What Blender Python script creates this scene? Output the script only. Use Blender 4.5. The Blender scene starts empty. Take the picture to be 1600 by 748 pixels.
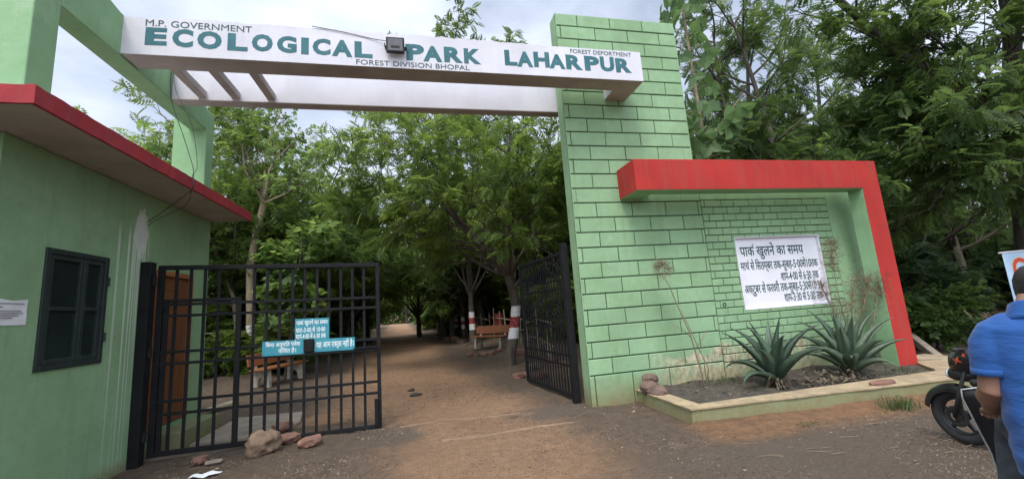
import bpy, bmesh, math, random
import numpy as np
from mathutils import Vector, Matrix, Euler, noise as mnoise

# ------------------------------------------------------------------ camera, world, sun, exposure
SC = bpy.context.scene
COL = SC.collection
PITCH, ROLL, YAW, FPX, CAMH = 0.161, -0.071, 0.222, 651.57, 1.6
_f = Vector((math.sin(YAW)*math.cos(PITCH), math.cos(YAW)*math.cos(PITCH), math.sin(PITCH)))
_r0 = Vector((math.cos(YAW), -math.sin(YAW), 0)); _u0 = _r0.cross(_f)
_r = _r0*math.cos(ROLL) + _u0*math.sin(ROLL); _u = -_r0*math.sin(ROLL) + _u0*math.cos(ROLL)
cam = bpy.data.cameras.new('camera'); cam_o = bpy.data.objects.new('camera', cam); COL.objects.link(cam_o)
cam.sensor_width = 36; cam.lens = FPX/1600*36; cam.clip_start = 0.05; cam.clip_end = 2000
m = Matrix((_r, _u, -_f)).transposed().to_4x4(); m.translation = (0, 0, CAMH); cam_o.matrix_world = m
SC.camera = cam_o

SUN_EL, SUN_AZ = 58, 205          # azimuth from +Y clockwise
world = bpy.data.worlds.new("World"); SC.world = world; world.use_nodes = True
nt = world.node_tree; N = nt.nodes; L = nt.links
bg = N['Background']; bg.inputs['Strength'].default_value = 0.1
sky = N.new('ShaderNodeTexSky'); sky.sky_type = 'NISHITA'; sky.sun_disc = False
sky.sun_elevation = math.radians(SUN_EL); sky.sun_rotation = math.radians(SUN_AZ)
sky.air_density = 1.0; sky.dust_density = 2.5; sky.ozone_density = 1.0
tc = N.new('ShaderNodeTexCoord'); mp = N.new('ShaderNodeMapping'); mp.inputs['Scale'].default_value = (1.6, 1.6, 3.6)
nz = N.new('ShaderNodeTexNoise'); nz.inputs['Scale'].default_value = 1.3; nz.inputs['Detail'].default_value = 6; nz.inputs['Roughness'].default_value = .55
rp = N.new('ShaderNodeValToRGB'); rp.color_ramp.elements[0].position = .36; rp.color_ramp.elements[1].position = .64
rp.color_ramp.elements[0].color = (.42, .42, .42, 1)
mx = N.new('ShaderNodeMix'); mx.data_type = 'RGBA'
CLOUD = (7.0, 7.7, 9.1, 1)
mx.inputs[7].default_value = CLOUD
L.new(tc.outputs['Generated'], mp.inputs[0]); L.new(mp.outputs[0], nz.inputs[0]); L.new(nz.outputs[0], rp.inputs[0])
L.new(rp.outputs[0], mx.inputs[0]); L.new(sky.outputs[0], mx.inputs[6])
# sky brightened round the veiled sun, unseen behind the camera, as added fill light
vn = N.new('ShaderNodeVectorMath'); vn.operation = 'NORMALIZE'; L.new(tc.outputs['Generated'], vn.inputs[0])
vd = N.new('ShaderNodeVectorMath'); vd.operation = 'DOT_PRODUCT'; L.new(vn.outputs[0], vd.inputs[0])
vd.inputs[1].default_value = (math.sin(math.radians(SUN_AZ))*math.cos(math.radians(SUN_EL)), math.cos(math.radians(SUN_AZ))*math.cos(math.radians(SUN_EL)), math.sin(math.radians(SUN_EL)))
mr = N.new('ShaderNodeMapRange'); mr.interpolation_type = 'SMOOTHSTEP'; L.new(vd.outputs['Value'], mr.inputs[0])
for i_, q_ in enumerate((.35, 1., 1., 2.9)): mr.inputs[i_+1].default_value = q_
sc_ = N.new('ShaderNodeVectorMath'); sc_.operation = 'SCALE'; L.new(mx.outputs[2], sc_.inputs[0]); L.new(mr.outputs[0], sc_.inputs['Scale']); L.new(sc_.outputs[0], bg.inputs[0])

sl = bpy.data.lights.new('sun', 'SUN'); sl.energy = 1.5; sl.angle = math.radians(14); sl.color = (1, .96, .9)
so = bpy.data.objects.new('sun', sl); COL.objects.link(so)
_el, _az = math.radians(SUN_EL), math.radians(SUN_AZ)
_sd = Vector((math.sin(_az)*math.cos(_el), math.cos(_az)*math.cos(_el), math.sin(_el)))
so.rotation_euler = _sd.to_track_quat('Z', 'Y').to_euler()
SC.view_settings.view_transform = 'Standard'; SC.view_settings.look = 'None'
SC.view_settings.exposure = 0.54; SC.view_settings.gamma = 1.0
SC.render.engine = 'CYCLES'
try:
    SC.cycles.use_denoising = True; SC.cycles.max_bounces = 12; SC.cycles.diffuse_bounces = 10; SC.cycles.transmission_bounces = 10; SC.cycles.transparent_max_bounces = 4
except Exception: pass

R = random.Random(7); RN = np.random.default_rng(7)
rad = math.radians

# ------------------------------------------------------------------ helpers
def ray(px, py): return _f + _r*((px-800)/FPX) - _u*((py-374)/FPX)
def at_y(px, py, y):
    d = ray(px, py); return Vector((0, 0, CAMH)) + d*(y/d.y)
def at_z(px, py, z=0.):
    d = ray(px, py); return Vector((0, 0, CAMH)) + d*((z-CAMH)/d.z)
def at_d(px, py, dist): return Vector((0, 0, CAMH)) + ray(px, py)*dist

def tag(o, label=None, cat=None, group=None, kind=None):
    if label: o['label'] = label
    if cat: o['category'] = cat
    if group: o['group'] = group
    if kind: o['kind'] = kind
    return o
def thing(name, label, cat, loc=(0, 0, 0), rotz=0, group=None):
    o = bpy.data.objects.new(name, None); COL.objects.link(o); o.empty_display_size = .1
    o.location = loc; o.rotation_euler = (0, 0, rotz)
    return tag(o, label, cat, group)
def link(name, me, mat, parent=None):
    o = bpy.data.objects.new(name, me); COL.objects.link(o)
    if mat is not None and len(me.materials) == 0:
        for k in (mat if isinstance(mat, (list, tuple)) else [mat]): me.materials.append(k)
    if parent: o.parent = parent
    return o
def copy_tree(o, parent=None):
    c = o.copy(); COL.objects.link(c); c.parent = parent
    for ch in list(o.children): copy_tree(ch, c)
    return c

class MB:
    def __init__(s): s.v = []; s.f = []
    def add(s, vs, fs):
        b = len(s.v); s.v += [tuple(x) for x in vs]; s.f += [tuple(i+b for i in f) for f in fs]; return s
    def box(s, x0, x1, y0, y1, z0, z1, M=None):
        vs = [Vector((x, y, z)) for z in (z0, z1) for y in (y0, y1) for x in (x0, x1)]
        if M is not None: vs = [M @ q for q in vs]
        return s.add(vs, [(0, 2, 3, 1), (4, 5, 7, 6), (0, 1, 5, 4), (2, 6, 7, 3), (0, 4, 6, 2), (1, 3, 7, 5)])
    def prism(s, poly, a0, a1, axis='y', M=None):
        n = len(poly)
        def p(q, a):
            v = {'y': (q[0], a, q[1]), 'x': (a, q[0], q[1]), 'z': (q[0], q[1], a)}[axis]
            v = Vector(v); return M @ v if M is not None else v
        vs = [p(q, a0) for q in poly] + [p(q, a1) for q in poly]
        return s.add(vs, [tuple(range(n)), tuple(range(2*n-1, n-1, -1))] + [(i, i+n, (i+1) % n+n, (i+1) % n) for i in range(n)])
    def tube(s, pts, radii, n=8, cap=True):
        pts = [Vector(p) for p in pts]
        if not isinstance(radii, (list, tuple)): radii = [radii]*len(pts)
        vs = []; fs = []; ref = None
        for i, p in enumerate(pts):
            d = (pts[min(i+1, len(pts)-1)] - pts[max(i-1, 0)])
            if d.length < 1e-9: d = Vector((0, 0, 1))
            d.normalize()
            if ref is None: ref = Vector((0, 0, 1)) if abs(d.z) < .9 else Vector((1, 0, 0))
            a = d.cross(ref)
            if a.length < 1e-6: a = d.orthogonal()
            a.normalize(); b = a.cross(d); ref = b if abs(b.dot(ref)) > -2 else ref
            for k in range(n):
                t = 2*math.pi*k/n; vs.append(p + (a*math.cos(t) + b*math.sin(t))*radii[i])
        for i in range(len(pts)-1):
            for k in range(n):
                fs.append((i*n+k, i*n+(k+1) % n, (i+1)*n+(k+1) % n, (i+1)*n+k))
        if cap: fs += [tuple(range(n-1, -1, -1)), tuple(range((len(pts)-1)*n, len(pts)*n))]
        return s.add(vs, fs)
    def rings(s, rs, close=False):
        n = len(rs[0]); vs = [p for r in rs for p in r]; fs = []
        for i in range(len(rs)-1):
            for k in range(n): fs.append((i*n+k, i*n+(k+1) % n, (i+1)*n+(k+1) % n, (i+1)*n+k))
        fs += [tuple(range(n-1, -1, -1)), tuple(range((len(rs)-1)*n, len(rs)*n))]
        return s.add(vs, fs)
    def lathe(s, prof, c=(0, 0, 0), axis='z', n=24):
        rs = []
        for r, h in prof:
            ring = []
            for k in range(n):
                t = 2*math.pi*k/n; a, b = r*math.cos(t), r*math.sin(t)
                v = {'z': (a, b, h), 'y': (a, h, b), 'x': (h, a, b)}[axis]; ring.append(Vector(v)+Vector(c))
            rs.append(ring)
        return s.rings(rs)
    def mesh(s, name, smooth=False, bevel=0, seg=1):
        me = bpy.data.meshes.new(name)
        if bevel or True:
            bm = bmesh.new(); bv = [bm.verts.new(q) for q in s.v]
            for f in s.f:
                try: bm.faces.new([bv[i] for i in f])
                except ValueError: pass
            bmesh.ops.recalc_face_normals(bm, faces=bm.faces[:])
            if bevel:
                es = [e for e in bm.edges if len(e.link_faces) == 2 and e.calc_face_angle(0) > .6]
                bmesh.ops.bevel(bm, geom=es, offset=bevel, segments=seg, profile=.5, affect='EDGES', clamp_overlap=True)
            if smooth:
                for f in bm.faces: f.smooth = True
            bm.to_mesh(me); bm.free()
        return me
    def build(s, name, mat, parent=None, smooth=False, bevel=0, seg=1):
        return link(name, s.mesh(name, smooth, bevel, seg), mat, parent)

def np_mesh(name, verts, faces, tint=None, k=4):
    me = bpy.data.meshes.new(name); nv, nf = len(verts), len(faces)
    me.vertices.add(nv); me.vertices.foreach_set('co', np.asarray(verts, dtype=np.float32).ravel())
    me.loops.add(nf*k); me.loops.foreach_set('vertex_index', np.asarray(faces, dtype=np.int32).ravel())
    me.polygons.add(nf); me.polygons.foreach_set('loop_start', np.arange(nf, dtype=np.int32)*k)
    try: me.polygons.foreach_set('loop_total', np.full(nf, k, dtype=np.int32))
    except Exception: pass
    if tint is not None:
        a = me.attributes.new('tint', 'FLOAT', 'POINT'); a.data.foreach_set('value', np.asarray(tint, dtype=np.float32))
    me.update(calc_edges=True); me.validate(); return me

# ------------------------------------------------------------------ materials
def new_mat(name):
    mt = bpy.data.materials.new(name); mt.use_nodes = True
    return mt, mt.node_tree.nodes, mt.node_tree.links, mt.node_tree.nodes['Principled BSDF']
def noise_node(N, L, scale, detail=5, coord='Object', stretch=None, rough=.55):
    t = N.new('ShaderNodeTexCoord'); n = N.new('ShaderNodeTexNoise')
    n.inputs['Scale'].default_value = scale; n.inputs['Detail'].default_value = detail; n.inputs['Roughness'].default_value = rough
    src = t.outputs[coord]
    if coord == 'World':
        pass
    if stretch:
        mpp = N.new('ShaderNodeMapping'); mpp.inputs['Scale'].default_value = stretch; L.new(src, mpp.inputs[0]); src = mpp.outputs[0]
    L.new(src, n.inputs[0]); return n.outputs[0]
def ramp(N, L, src, p0, p1, c0=(0, 0, 0, 1), c1=(1, 1, 1, 1)):
    r = N.new('ShaderNodeValToRGB'); r.color_ramp.elements[0].position = p0; r.color_ramp.elements[1].position = p1
    r.color_ramp.elements[0].color = c0; r.color_ramp.elements[1].color = c1; L.new(src, r.inputs[0]); return r.outputs[0]
def mixc(N, L, fac, a, b):
    x = N.new('ShaderNodeMix'); x.data_type = 'RGBA'
    if isinstance(fac, (int, float)): x.inputs[0].default_value = fac
    else: L.new(fac, x.inputs[0])
    for q, i in ((a, 6), (b, 7)):
        if isinstance(q, tuple): x.inputs[i].default_value = (*q[:3], 1)
        else: L.new(q, x.inputs[i])
    return x.outputs[2]
def math_n(N, L, op, a, b=None):
    x = N.new('ShaderNodeMath'); x.operation = op; x.use_clamp = op in ('MULTIPLY', 'ADD') and False
    for q, i in ((a, 0), (b, 1)):
        if q is None: continue
        if isinstance(q, (int, float)): x.inputs[i].default_value = q
        else: L.new(q, x.inputs[i])
    return x.outputs[0]
def maprange(N, L, src, a, b, c=0., d=1.):
    x = N.new('ShaderNodeMapRange'); L.new(src, x.inputs[0])
    for i, q in enumerate((a, b, c, d)): x.inputs[i+1].default_value = q
    return x.outputs[0]
def bump(N, L, P, src, strength=.3, dist=.01):
    b = N.new('ShaderNodeBump'); b.inputs['Strength'].default_value = strength; b.inputs['Distance'].default_value = dist
    L.new(src, b.inputs['Height']); L.new(b.outputs[0], P.inputs['Normal'])
def pos_xyz(N, L):
    g = N.new('ShaderNodeNewGeometry'); s = N.new('ShaderNodeSeparateXYZ'); L.new(g.outputs['Position'], s.inputs[0]); return s.outputs
def simple(name, c1, c2=None, scale=3., rough=.8, bscale=60., bstr=.2, bdist=.004, lo=.35, hi=.65, spots=None, metallic=0, spec=.5, detail=6, streak=0, dust=(.2, .12, .1)):
    mt, N, L, P = new_mat(name); c2 = c2 or tuple(x*.7 for x in c1)
    col = mixc(N, L, ramp(N, L, noise_node(N, L, scale, detail), lo, hi), c1, c2)
    if spots:
        sc, th, sco = spots; col = mixc(N, L, ramp(N, L, noise_node(N, L, sc, 7, rough=.7), th, th+.05), col, sco)
    if streak: col = mixc(N, L, math_n(N, L, 'MULTIPLY', ramp(N, L, noise_node(N, L, 2.6, 8, rough=.75, stretch=(3.2, 3.2, .3)), .48, .72), streak), col, dust)
    L.new(col, P.inputs['Base Color']); P.inputs['Roughness'].default_value = rough; P.inputs['Metallic'].default_value = metallic
    P.inputs['Specular IOR Level'].default_value = spec
    if bstr: bump(N, L, P, noise_node(N, L, bscale, 4), bstr, bdist)
    return mt

GREEN = (.20, .315, .165)
def wall_paint(name, c, lime=False, drips=False, splash=.45, fade=(.29, .46, .26)):
    """painted plaster: uneven coat, mud splashed up from the ground, chips; optional lime bloom or drip marks"""
    mt, N, L, P = new_mat(name); X, Y, Z = pos_xyz(N, L)
    n1 = noise_node(N, L, 1.1, 6); n2 = noise_node(N, L, 9., 7, rough=.7); n3 = noise_node(N, L, 45, 4)
    col = mixc(N, L, ramp(N, L, n1, .3, .7), c, tuple(.2*a+.8*b for a, b in zip(c, fade)))
    col = mixc(N, L, math_n(N, L, 'MULTIPLY', ramp(N, L, n2, .45, .8), .35), col, tuple(x*.72 for x in c))
    col = mixc(N, L, math_n(N, L, 'MULTIPLY', ramp(N, L, noise_node(N, L, 2.2, 8, rough=.75, stretch=(3.5, 3.5, .25)), .52, .72), .42), col, (.17, .21, .12))
    isl = N.new('ShaderNodeNewGeometry').outputs['Random Per Island']
    col = mixc(N, L, math_n(N, L, 'MULTIPLY', isl, .3), col, tuple(x*.72 for x in c)) if lime else col
    col = mixc(N, L, math_n(N, L, 'MULTIPLY', ramp(N, L, noise_node(N, L, 3.4, 9, rough=.8), .57, .66), .35), col, (.36, .46, .30))
    if lime:
        a = math_n(N, L, 'MULTIPLY', maprange(N, L, X, 3.45, 4.15), maprange(N, L, X, 7.1, 6.5))
        top = math_n(N, L, 'ADD', math_n(N, L, 'MULTIPLY', n1, .5), math_n(N, L, 'MULTIPLY', n2, .35))
        b = maprange(N, L, math_n(N, L, 'SUBTRACT', math_n(N, L, 'ADD', math_n(N, L, 'MULTIPLY', top, 1.5), .03), Z), -.03, .05)
        lm = math_n(N, L, 'MULTIPLY', math_n(N, L, 'MULTIPLY', a, b), ramp(N, L, n2, .34, .5))
        col = mixc(N, L, math_n(N, L, 'MULTIPLY', lm, .92), col, mixc(N, L, ramp(N, L, noise_node(N, L, 13, 8, rough=.8, stretch=(1, 1, .6)), .42, .62), (.52, .47, .32), (.15, .14, .07)))
        col = mixc(N, L, ramp(N, L, noise_node(N, L, 5.5, 8, rough=.8), .69, .71), col, (.5, .5, .26))
    if drips:
        st = noise_node(N, L, 1., 3, stretch=(0, 26, .12)); msk = math_n(N, L, 'MULTIPLY', maprange(N, L, Y, 5.72, 5.95), maprange(N, L, Y, 6.5, 6.42))
        dz = maprange(N, L, Z, 3.0, 2.8); fadez = maprange(N, L, Z, -.4, 2.6, .25, .9)
        dm = math_n(N, L, 'MULTIPLY', math_n(N, L, 'MULTIPLY', ramp(N, L, st, .545, .575), msk), math_n(N, L, 'MULTIPLY', dz, fadez))
        yc = math_n(N, L, 'ADD', math_n(N, L, 'POWER', math_n(N, L, 'MULTIPLY', math_n(N, L, 'SUBTRACT', Y, 6.27), 6.5), 2.), math_n(N, L, 'POWER', math_n(N, L, 'MULTIPLY', math_n(N, L, 'SUBTRACT', Z, 2.9), 2.9), 2.))
        pm = maprange(N, L, math_n(N, L, 'ADD', yc, math_n(N, L, 'MULTIPLY', n2, 1.6)), 1.75, 1.45)
        col = mixc(N, L, dm, col, (.55, .62, .5))
        col = mixc(N, L, math_n(N, L, 'MULTIPLY', pm, ramp(N, L, noise_node(N, L, 14, 6, stretch=(1, 1, .3)), .12, .4)), col, mixc(N, L, n2, (.66, .68, .63), (.45, .5, .42)))
    mud = maprange(N, L, math_n(N, L, 'ADD', Z, math_n(N, L, 'MULTIPLY', n2, -.5*splash)), splash*.35, -splash*.25)
    col = mixc(N, L, math_n(N, L, 'MULTIPLY', mud, .85), col, mixc(N, L, n3, (.24, .17, .085), (.15, .12, .05)))
    L.new(col, P.inputs['Base Color']); P.inputs['Roughness'].default_value = .82; P.inputs['Specular IOR Level'].default_value = .25
    bump(N, L, P, math_n(N, L, 'ADD', math_n(N, L, 'MULTIPLY', n3, .3), math_n(N, L, 'ADD', math_n(N, L, 'MULTIPLY', n2, .8), math_n(N, L, 'MULTIPLY', noise_node(N, L, 2.6, 3), 2.2))), .35, .012)
    return mt

M = {}
M['green'] = wall_paint('green_wall_paint', GREEN, lime=True, splash=.75)
M['groove'] = simple('dark_green_joint', (.035, .075, .035), (.02, .045, .022), 8, .9)
M['hut'] = wall_paint('hut_green_paint', (.205, .325, .168), drips=True, splash=.3)
M['frame_green'] = wall_paint('frame_green_paint', (.195, .345, .17), splash=.0)
M['kerb_green'] = wall_paint('kerb_green_paint', (.165, .225, .112), splash=1.2)
M['kerb_top'] = simple('worn_ochre_cement', (.38, .285, .165), (.25, .19, .115), 7, .9, spots=(11, .60, (.17, .13, .085)))
M['red'] = simple('red_paint', (.385, .03, .022), (.31, .025, .02), 1.3, .85, 70, .2, .004, spots=(16, .74, (.55, .2, .17)), streak=.6, dust=(.24, .07, .055), spec=.25)
M['red_slab'] = simple('weathered_red_paint', (.36, .04, .045), (.27, .035, .04), 2, .88, 50, .4, .006, spots=(4.5, .63, (.10, .07, .065)), streak=.5, dust=(.20, .075, .07), spec=.2)
M['white'] = simple('white_paint', (.62, .61, .635), (.53, .52, .545), 1.2, .85, 40, .3, .008, spots=(3.1, .67, (.46, .44, .44)), streak=.4, dust=(.52, .49, .47), spec=.2)
M['board_white'] = simple('board_white_paint', (.70, .69, .715), (.62, .61, .64), 1.5, .75, 40, .1, .003)
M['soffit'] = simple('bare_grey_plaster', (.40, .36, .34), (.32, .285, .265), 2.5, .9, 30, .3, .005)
M['letters'] = simple('teal_letter_paint', (.018, .098, .112), (.03, .13, .145), 6, .8, 40, .1, spots=(24, .69, (.25, .35, .36)), streak=.3, dust=(.08, .18, .19))
M['dark_letters'] = simple('dark_green_letter_paint', (.012, .05, .05), (.02, .07, .07), 6, .7, 40, .05)
M['black_steel'] = simple('black_painted_steel', (.007, .0075, .008), (.012, .012, .012), 7, .7, 60, .2, .002, spots=(13, .68, (.045, .03, .022)), spec=.2)
M['rust_steel'] = simple('rusty_steel', (.10, .06, .04), (.05, .035, .028), 9, .8)
M['wood_door'] = simple('brown_door_paint', (.20, .075, .024), (.14, .052, .02), 2, .6, 30, .15)
M['door_frame'] = simple('orange_door_frame', (.36, .14, .04), (.27, .10, .035), 3, .65)
M['win_frame'] = simple('dark_green_window_frame', (.012, .022, .02), (.02, .03, .026), 10, .6, spots=(18, .68, (.10, .11, .10)))
M['win_glass'] = simple('dirty_dark_pane', (.008, .014, .013), (.013, .022, .020), 2.5, .35, 20, .1, .002, spots=(12, .72, (.08, .10, .095)))
M['concrete'] = simple('grey_concrete', (.30, .245, .185), (.2, .165, .125), 4, .95, 40, .5, .006, spots=(7, .66, (.12, .11, .095)))
M['teal_sign'] = simple('teal_sign_paint', (.03, .215, .27), (.04, .26, .31), 5, .55, 40, .05, spots=(11, .70, (.30, .33, .30)))
M['sign_white'] = simple('white_sign_lettering', (.78, .82, .8), (.7, .75, .73), 8, .6, bstr=0)
M['paper'] = simple('white_paper', (.72, .72, .72), (.66, .66, .67), 6, .8, bstr=.05)
M['print'] = simple('grey_print', (.2, .2, .21), (.3, .3, .31), 30, .8, bstr=0)
M['rock'] = simple('brown_field_stone', (.24, .16, .10), (.14, .095, .06), 5, .9, 22, .6, .015, spots=(3.2, .66, (.20, .19, .08)))
M['red_rock'] = simple('red_sandstone', (.235, .115, .075), (.15, .08, .058), 6, .9, 25, .5, .01)
M['dark_rock'] = simple('dark_river_stone', (.17, .105, .075), (.085, .058, .047), 9, .85, 30, .8, .015)
M['bench_slab'] = simple('terracotta_bench_paint', (.30, .105, .035), (.22, .08, .03), 5, .7)
M['bench_leg'] = simple('cream_bench_concrete', (.50, .45, .35), (.33, .29, .23), 6, .85)
M['bark'] = simple('dark_bark', (.085, .068, .052), (.045, .038, .03), 7, .95, 25, .7, .02)
M['pale_bark'] = simple('pale_bark', (.34, .27, .18), (.24, .19, .13), 5, .9, 25, .4, .01)
M['bamboo'] = simple('dry_bamboo', (.40, .34, .22), (.27, .22, .15), 6, .8)
M['dry'] = simple('dry_stem', (.22, .16, .10), (.15, .11, .075), 9, .9)
M['fluff'] = simple('dry_seed_fluff', (.17, .10, .06), (.12, .075, .05), 9, .95, bstr=0)
M['agave_dead'] = simple('dead_agave_leaves', (.13, .10, .06), (.08, .065, .04), 9, .9)
M['rubber'] = simple('tyre_rubber', (.014, .014, .015), (.022, .021, .02), 12, .85)
M['black_plastic'] = simple('black_gloss_plastic', (.008, .008, .010), (.012, .012, .013), 5, .22, bstr=0)
M['dull_black'] = simple('dull_black_plastic', (.014, .014, .015), (.02, .02, .02), 6, .55)
M['alloy'] = simple('dark_alloy', (.018, .018, .019), (.03, .03, .03), 6, .45, metallic=.3)
M['chrome'] = simple('chrome', (.6, .6, .62), (.5, .5, .52), 5, .18, metallic=1., bstr=0)
M['lens'] = simple('headlamp_lens', (.82, .84, .86), (.72, .75, .78), 5, .15, bstr=0)
M['trim'] = simple('silver_trim', (.42, .43, .42), (.34, .35, .34), 5, .4, bstr=0)
M['orange_red'] = simple('orange_red_decal', (.42, .055, .02), (.36, .045, .018), 5, .4, bstr=0)
M['skin'] = simple('skin', (.27, .145, .092), (.235, .12, .075), 12, .55, 90, .08, .002)
M['hair'] = simple('black_hair', (.009, .008, .008), (.018, .015, .014), 40, .55, 140, .6, .006)
M['jeans'] = simple('grey_denim', (.06, .066, .075), (.035, .04, .048), 22, .9, 220, .25, .002)
M['shoe'] = simple('brown_shoe', (.07, .045, .03), (.05, .03, .02), 8, .5)
M['flood_glass'] = simple('floodlight_glass', (.16, .16, .17), (.12, .12, .13), 8, .2, bstr=0)
M['banner'] = simple('pale_blue_banner', (.36, .47, .58), (.28, .40, .52), 2.5, .6, bstr=.05)
M['banner_red'] = simple('banner_red', (.55, .04, .03), (.5, .035, .03), 5, .6, bstr=0)
M['banner_yellow'] = simple('banner_yellow', (.75, .48, .06), (.7, .42, .05), 5, .6, bstr=0)
M['drum'] = simple('maroon_drum', (.20, .025, .022), (.15, .02, .02), 5, .6)

mt, N, L, P = new_mat('blue_polo_cotton')
wv = noise_node(N, L, 420, 2); big = noise_node(N, L, 5, 4)
L.new(mixc(N, L, ramp(N, L, big, .3, .7), (.003, .054, .205), (.004, .066, .245)), P.inputs['Base Color'])
P.inputs['Roughness'].default_value = .85; P.inputs['Sheen Weight'].default_value = .15
bump(N, L, P, math_n(N, L, 'ADD', math_n(N, L, 'MULTIPLY', wv, .12), noise_node(N, L, 9, 3, stretch=(1, 1, 2.4))), .6, .02); M['polo'] = mt

def leaf_mat(name, dark, mid, light, trans=.52, rough=.55):
    mt, N, L, P = new_mat(name); a = N.new('ShaderNodeAttribute'); a.attribute_name = 'tint'
    oi = N.new('ShaderNodeObjectInfo')
    f = math_n(N, L, 'ADD', a.outputs['Fac'], math_n(N, L, 'MULTIPLY', math_n(N, L, 'SUBTRACT', oi.outputs['Random'], .5), .35))
    r = N.new('ShaderNodeValToRGB'); e = r.color_ramp.elements
    e[0].position = .1; e[0].color = (*dark, 1); e[1].position = .9; e[1].color = (*light, 1)
    k = e.new(.5); k.color = (*mid, 1); L.new(f, r.inputs[0])
    L.new(r.outputs[0], P.inputs['Base Color']); P.inputs['Roughness'].default_value = rough; P.inputs['Specular IOR Level'].default_value = .35
    t = N.new('ShaderNodeBsdfTranslucent'); hs = N.new('ShaderNodeHueSaturation'); hs.inputs['Value'].default_value = 1.75; hs.inputs['Hue'].default_value = .485
    L.new(r.outputs[0], hs.inputs['Color']); L.new(hs.outputs[0], t.inputs[0])
    ms = N.new('ShaderNodeMixShader'); ms.inputs[0].default_value = trans
    L.new(P.outputs[0], ms.inputs[1]); L.new(t.outputs[0], ms.inputs[2]); L.new(ms.outputs[0], N['Material Output'].inputs[0])
    return mt
M['leaf'] = leaf_mat('neem_leaf', (.055, .095, .019), (.105, .170, .033), (.195, .28, .052))
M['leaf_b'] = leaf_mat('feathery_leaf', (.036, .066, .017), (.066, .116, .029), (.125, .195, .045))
M['leaf_c'] = leaf_mat('broad_leaf', (.058, .10, .026), (.105, .175, .04), (.185, .27, .062))
M['leaf_shade'] = leaf_mat('shade_toned_shrub_leaf', (.018, .036, .012), (.036, .064, .02), (.075, .12, .032), .35)  # leaf colours darkened to paint in the deep shade behind the wall
M['leaf_teak'] = leaf_mat('teak_leaf', (.045, .085, .03), (.07, .13, .042), (.10, .175, .055), .4)
M['agave'] = leaf_mat('agave_leaf', (.036, .064, .040), (.062, .102, .064), (.125, .172, .108), .05, .45)
M['grass'] = leaf_mat('grass_blade', (.05, .08, .025), (.08, .115, .035), (.13, .15, .05), .3)

def trunk_mat(name, bark, z0=.72, h=.30, paint=True):
    """bark with the white-red-white bands painted round it"""
    mt, N, L, P = new_mat(name); t = N.new('ShaderNodeTexCoord'); s = N.new('ShaderNodeSeparateXYZ'); L.new(t.outputs['Object'], s.inputs[0])
    n = noise_node(N, L, 9, 6, rough=.7); z = math_n(N, L, 'ADD', s.outputs[2], math_n(N, L, 'MULTIPLY', math_n(N, L, 'SUBTRACT', n, .5), .10))
    def band(a, b): return math_n(N, L, 'MULTIPLY', maprange(N, L, z, a-.008, a+.008), maprange(N, L, z, b+.008, b-.008))
    col = mixc(N, L, ramp(N, L, noise_node(N, L, 8, 7, stretch=(1, 1, .35)), .35, .65), bark, tuple(x*.5 for x in bark))
    if paint:
        wear = ramp(N, L, noise_node(N, L, 14, 8, rough=.75), .36, .44)
        col = mixc(N, L, math_n(N, L, 'MULTIPLY', band(z0, z0+3*h), wear), col, (.66, .64, .62))
        col = mixc(N, L, math_n(N, L, 'MULTIPLY', band(z0+h, z0+2*h), wear), col, (.24, .022, .022))
    L.new(col, P.inputs['Base Color']); P.inputs['Roughness'].default_value = .93
    bump(N, L, P, noise_node(N, L, 16, 6, stretch=(1, 1, .3)), .7, .025); return mt
M['trunk_painted'] = trunk_mat('painted_dark_trunk', (.10, .08, .06))
M['trunk_pale_painted'] = trunk_mat('painted_pale_trunk', (.34, .27, .18))
M['trunk'] = trunk_mat('dark_trunk', (.085, .07, .052), paint=False)

# ------------------------------------------------------------------ ground
def path_x(y): return .15 - .055*y
def gz(x, y):
    """height of the ground: level at the gate, low berms beside the path further in"""
    z = .018*math.sin(x*1.7+y*.6) * .5
    if y > 9:
        d = abs(x-path_x(y)) - 2.6; k = min(1, (y-9)/4)
        if d > 0: z += k*min(.22, .12*d)
    return z
xs = np.unique(np.round(np.concatenate([-np.geomspace(9, 400, 26), np.arange(-9, -4.5, .2), np.arange(-4.5, 7.6, .07), np.arange(7.6, 14, .25), np.geomspace(14, 400, 26)]), 4))
ys = np.unique(np.round(np.concatenate([-np.geomspace(3, 200, 14), np.arange(-3, 1.7, .4), np.arange(1.7, 10, .07), np.arange(10, 22, .2), np.arange(22, 70, .8), np.geomspace(70, 500, 18)]), 4))
nx, ny = len(xs), len(ys)
gv = np.zeros((ny, nx, 3)); gmask = np.zeros((ny, nx, 4)); gmask[..., 3] = 1
def sstep(a, b, x): t = min(1, max(0, (x-a)/(b-a))); return t*t*(3-2*t)
def fbm(x, y, s, o=0.): return mnoise.fractal(Vector((x*s+o, y*s-o, o)), .9, 2., 4)
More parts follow.
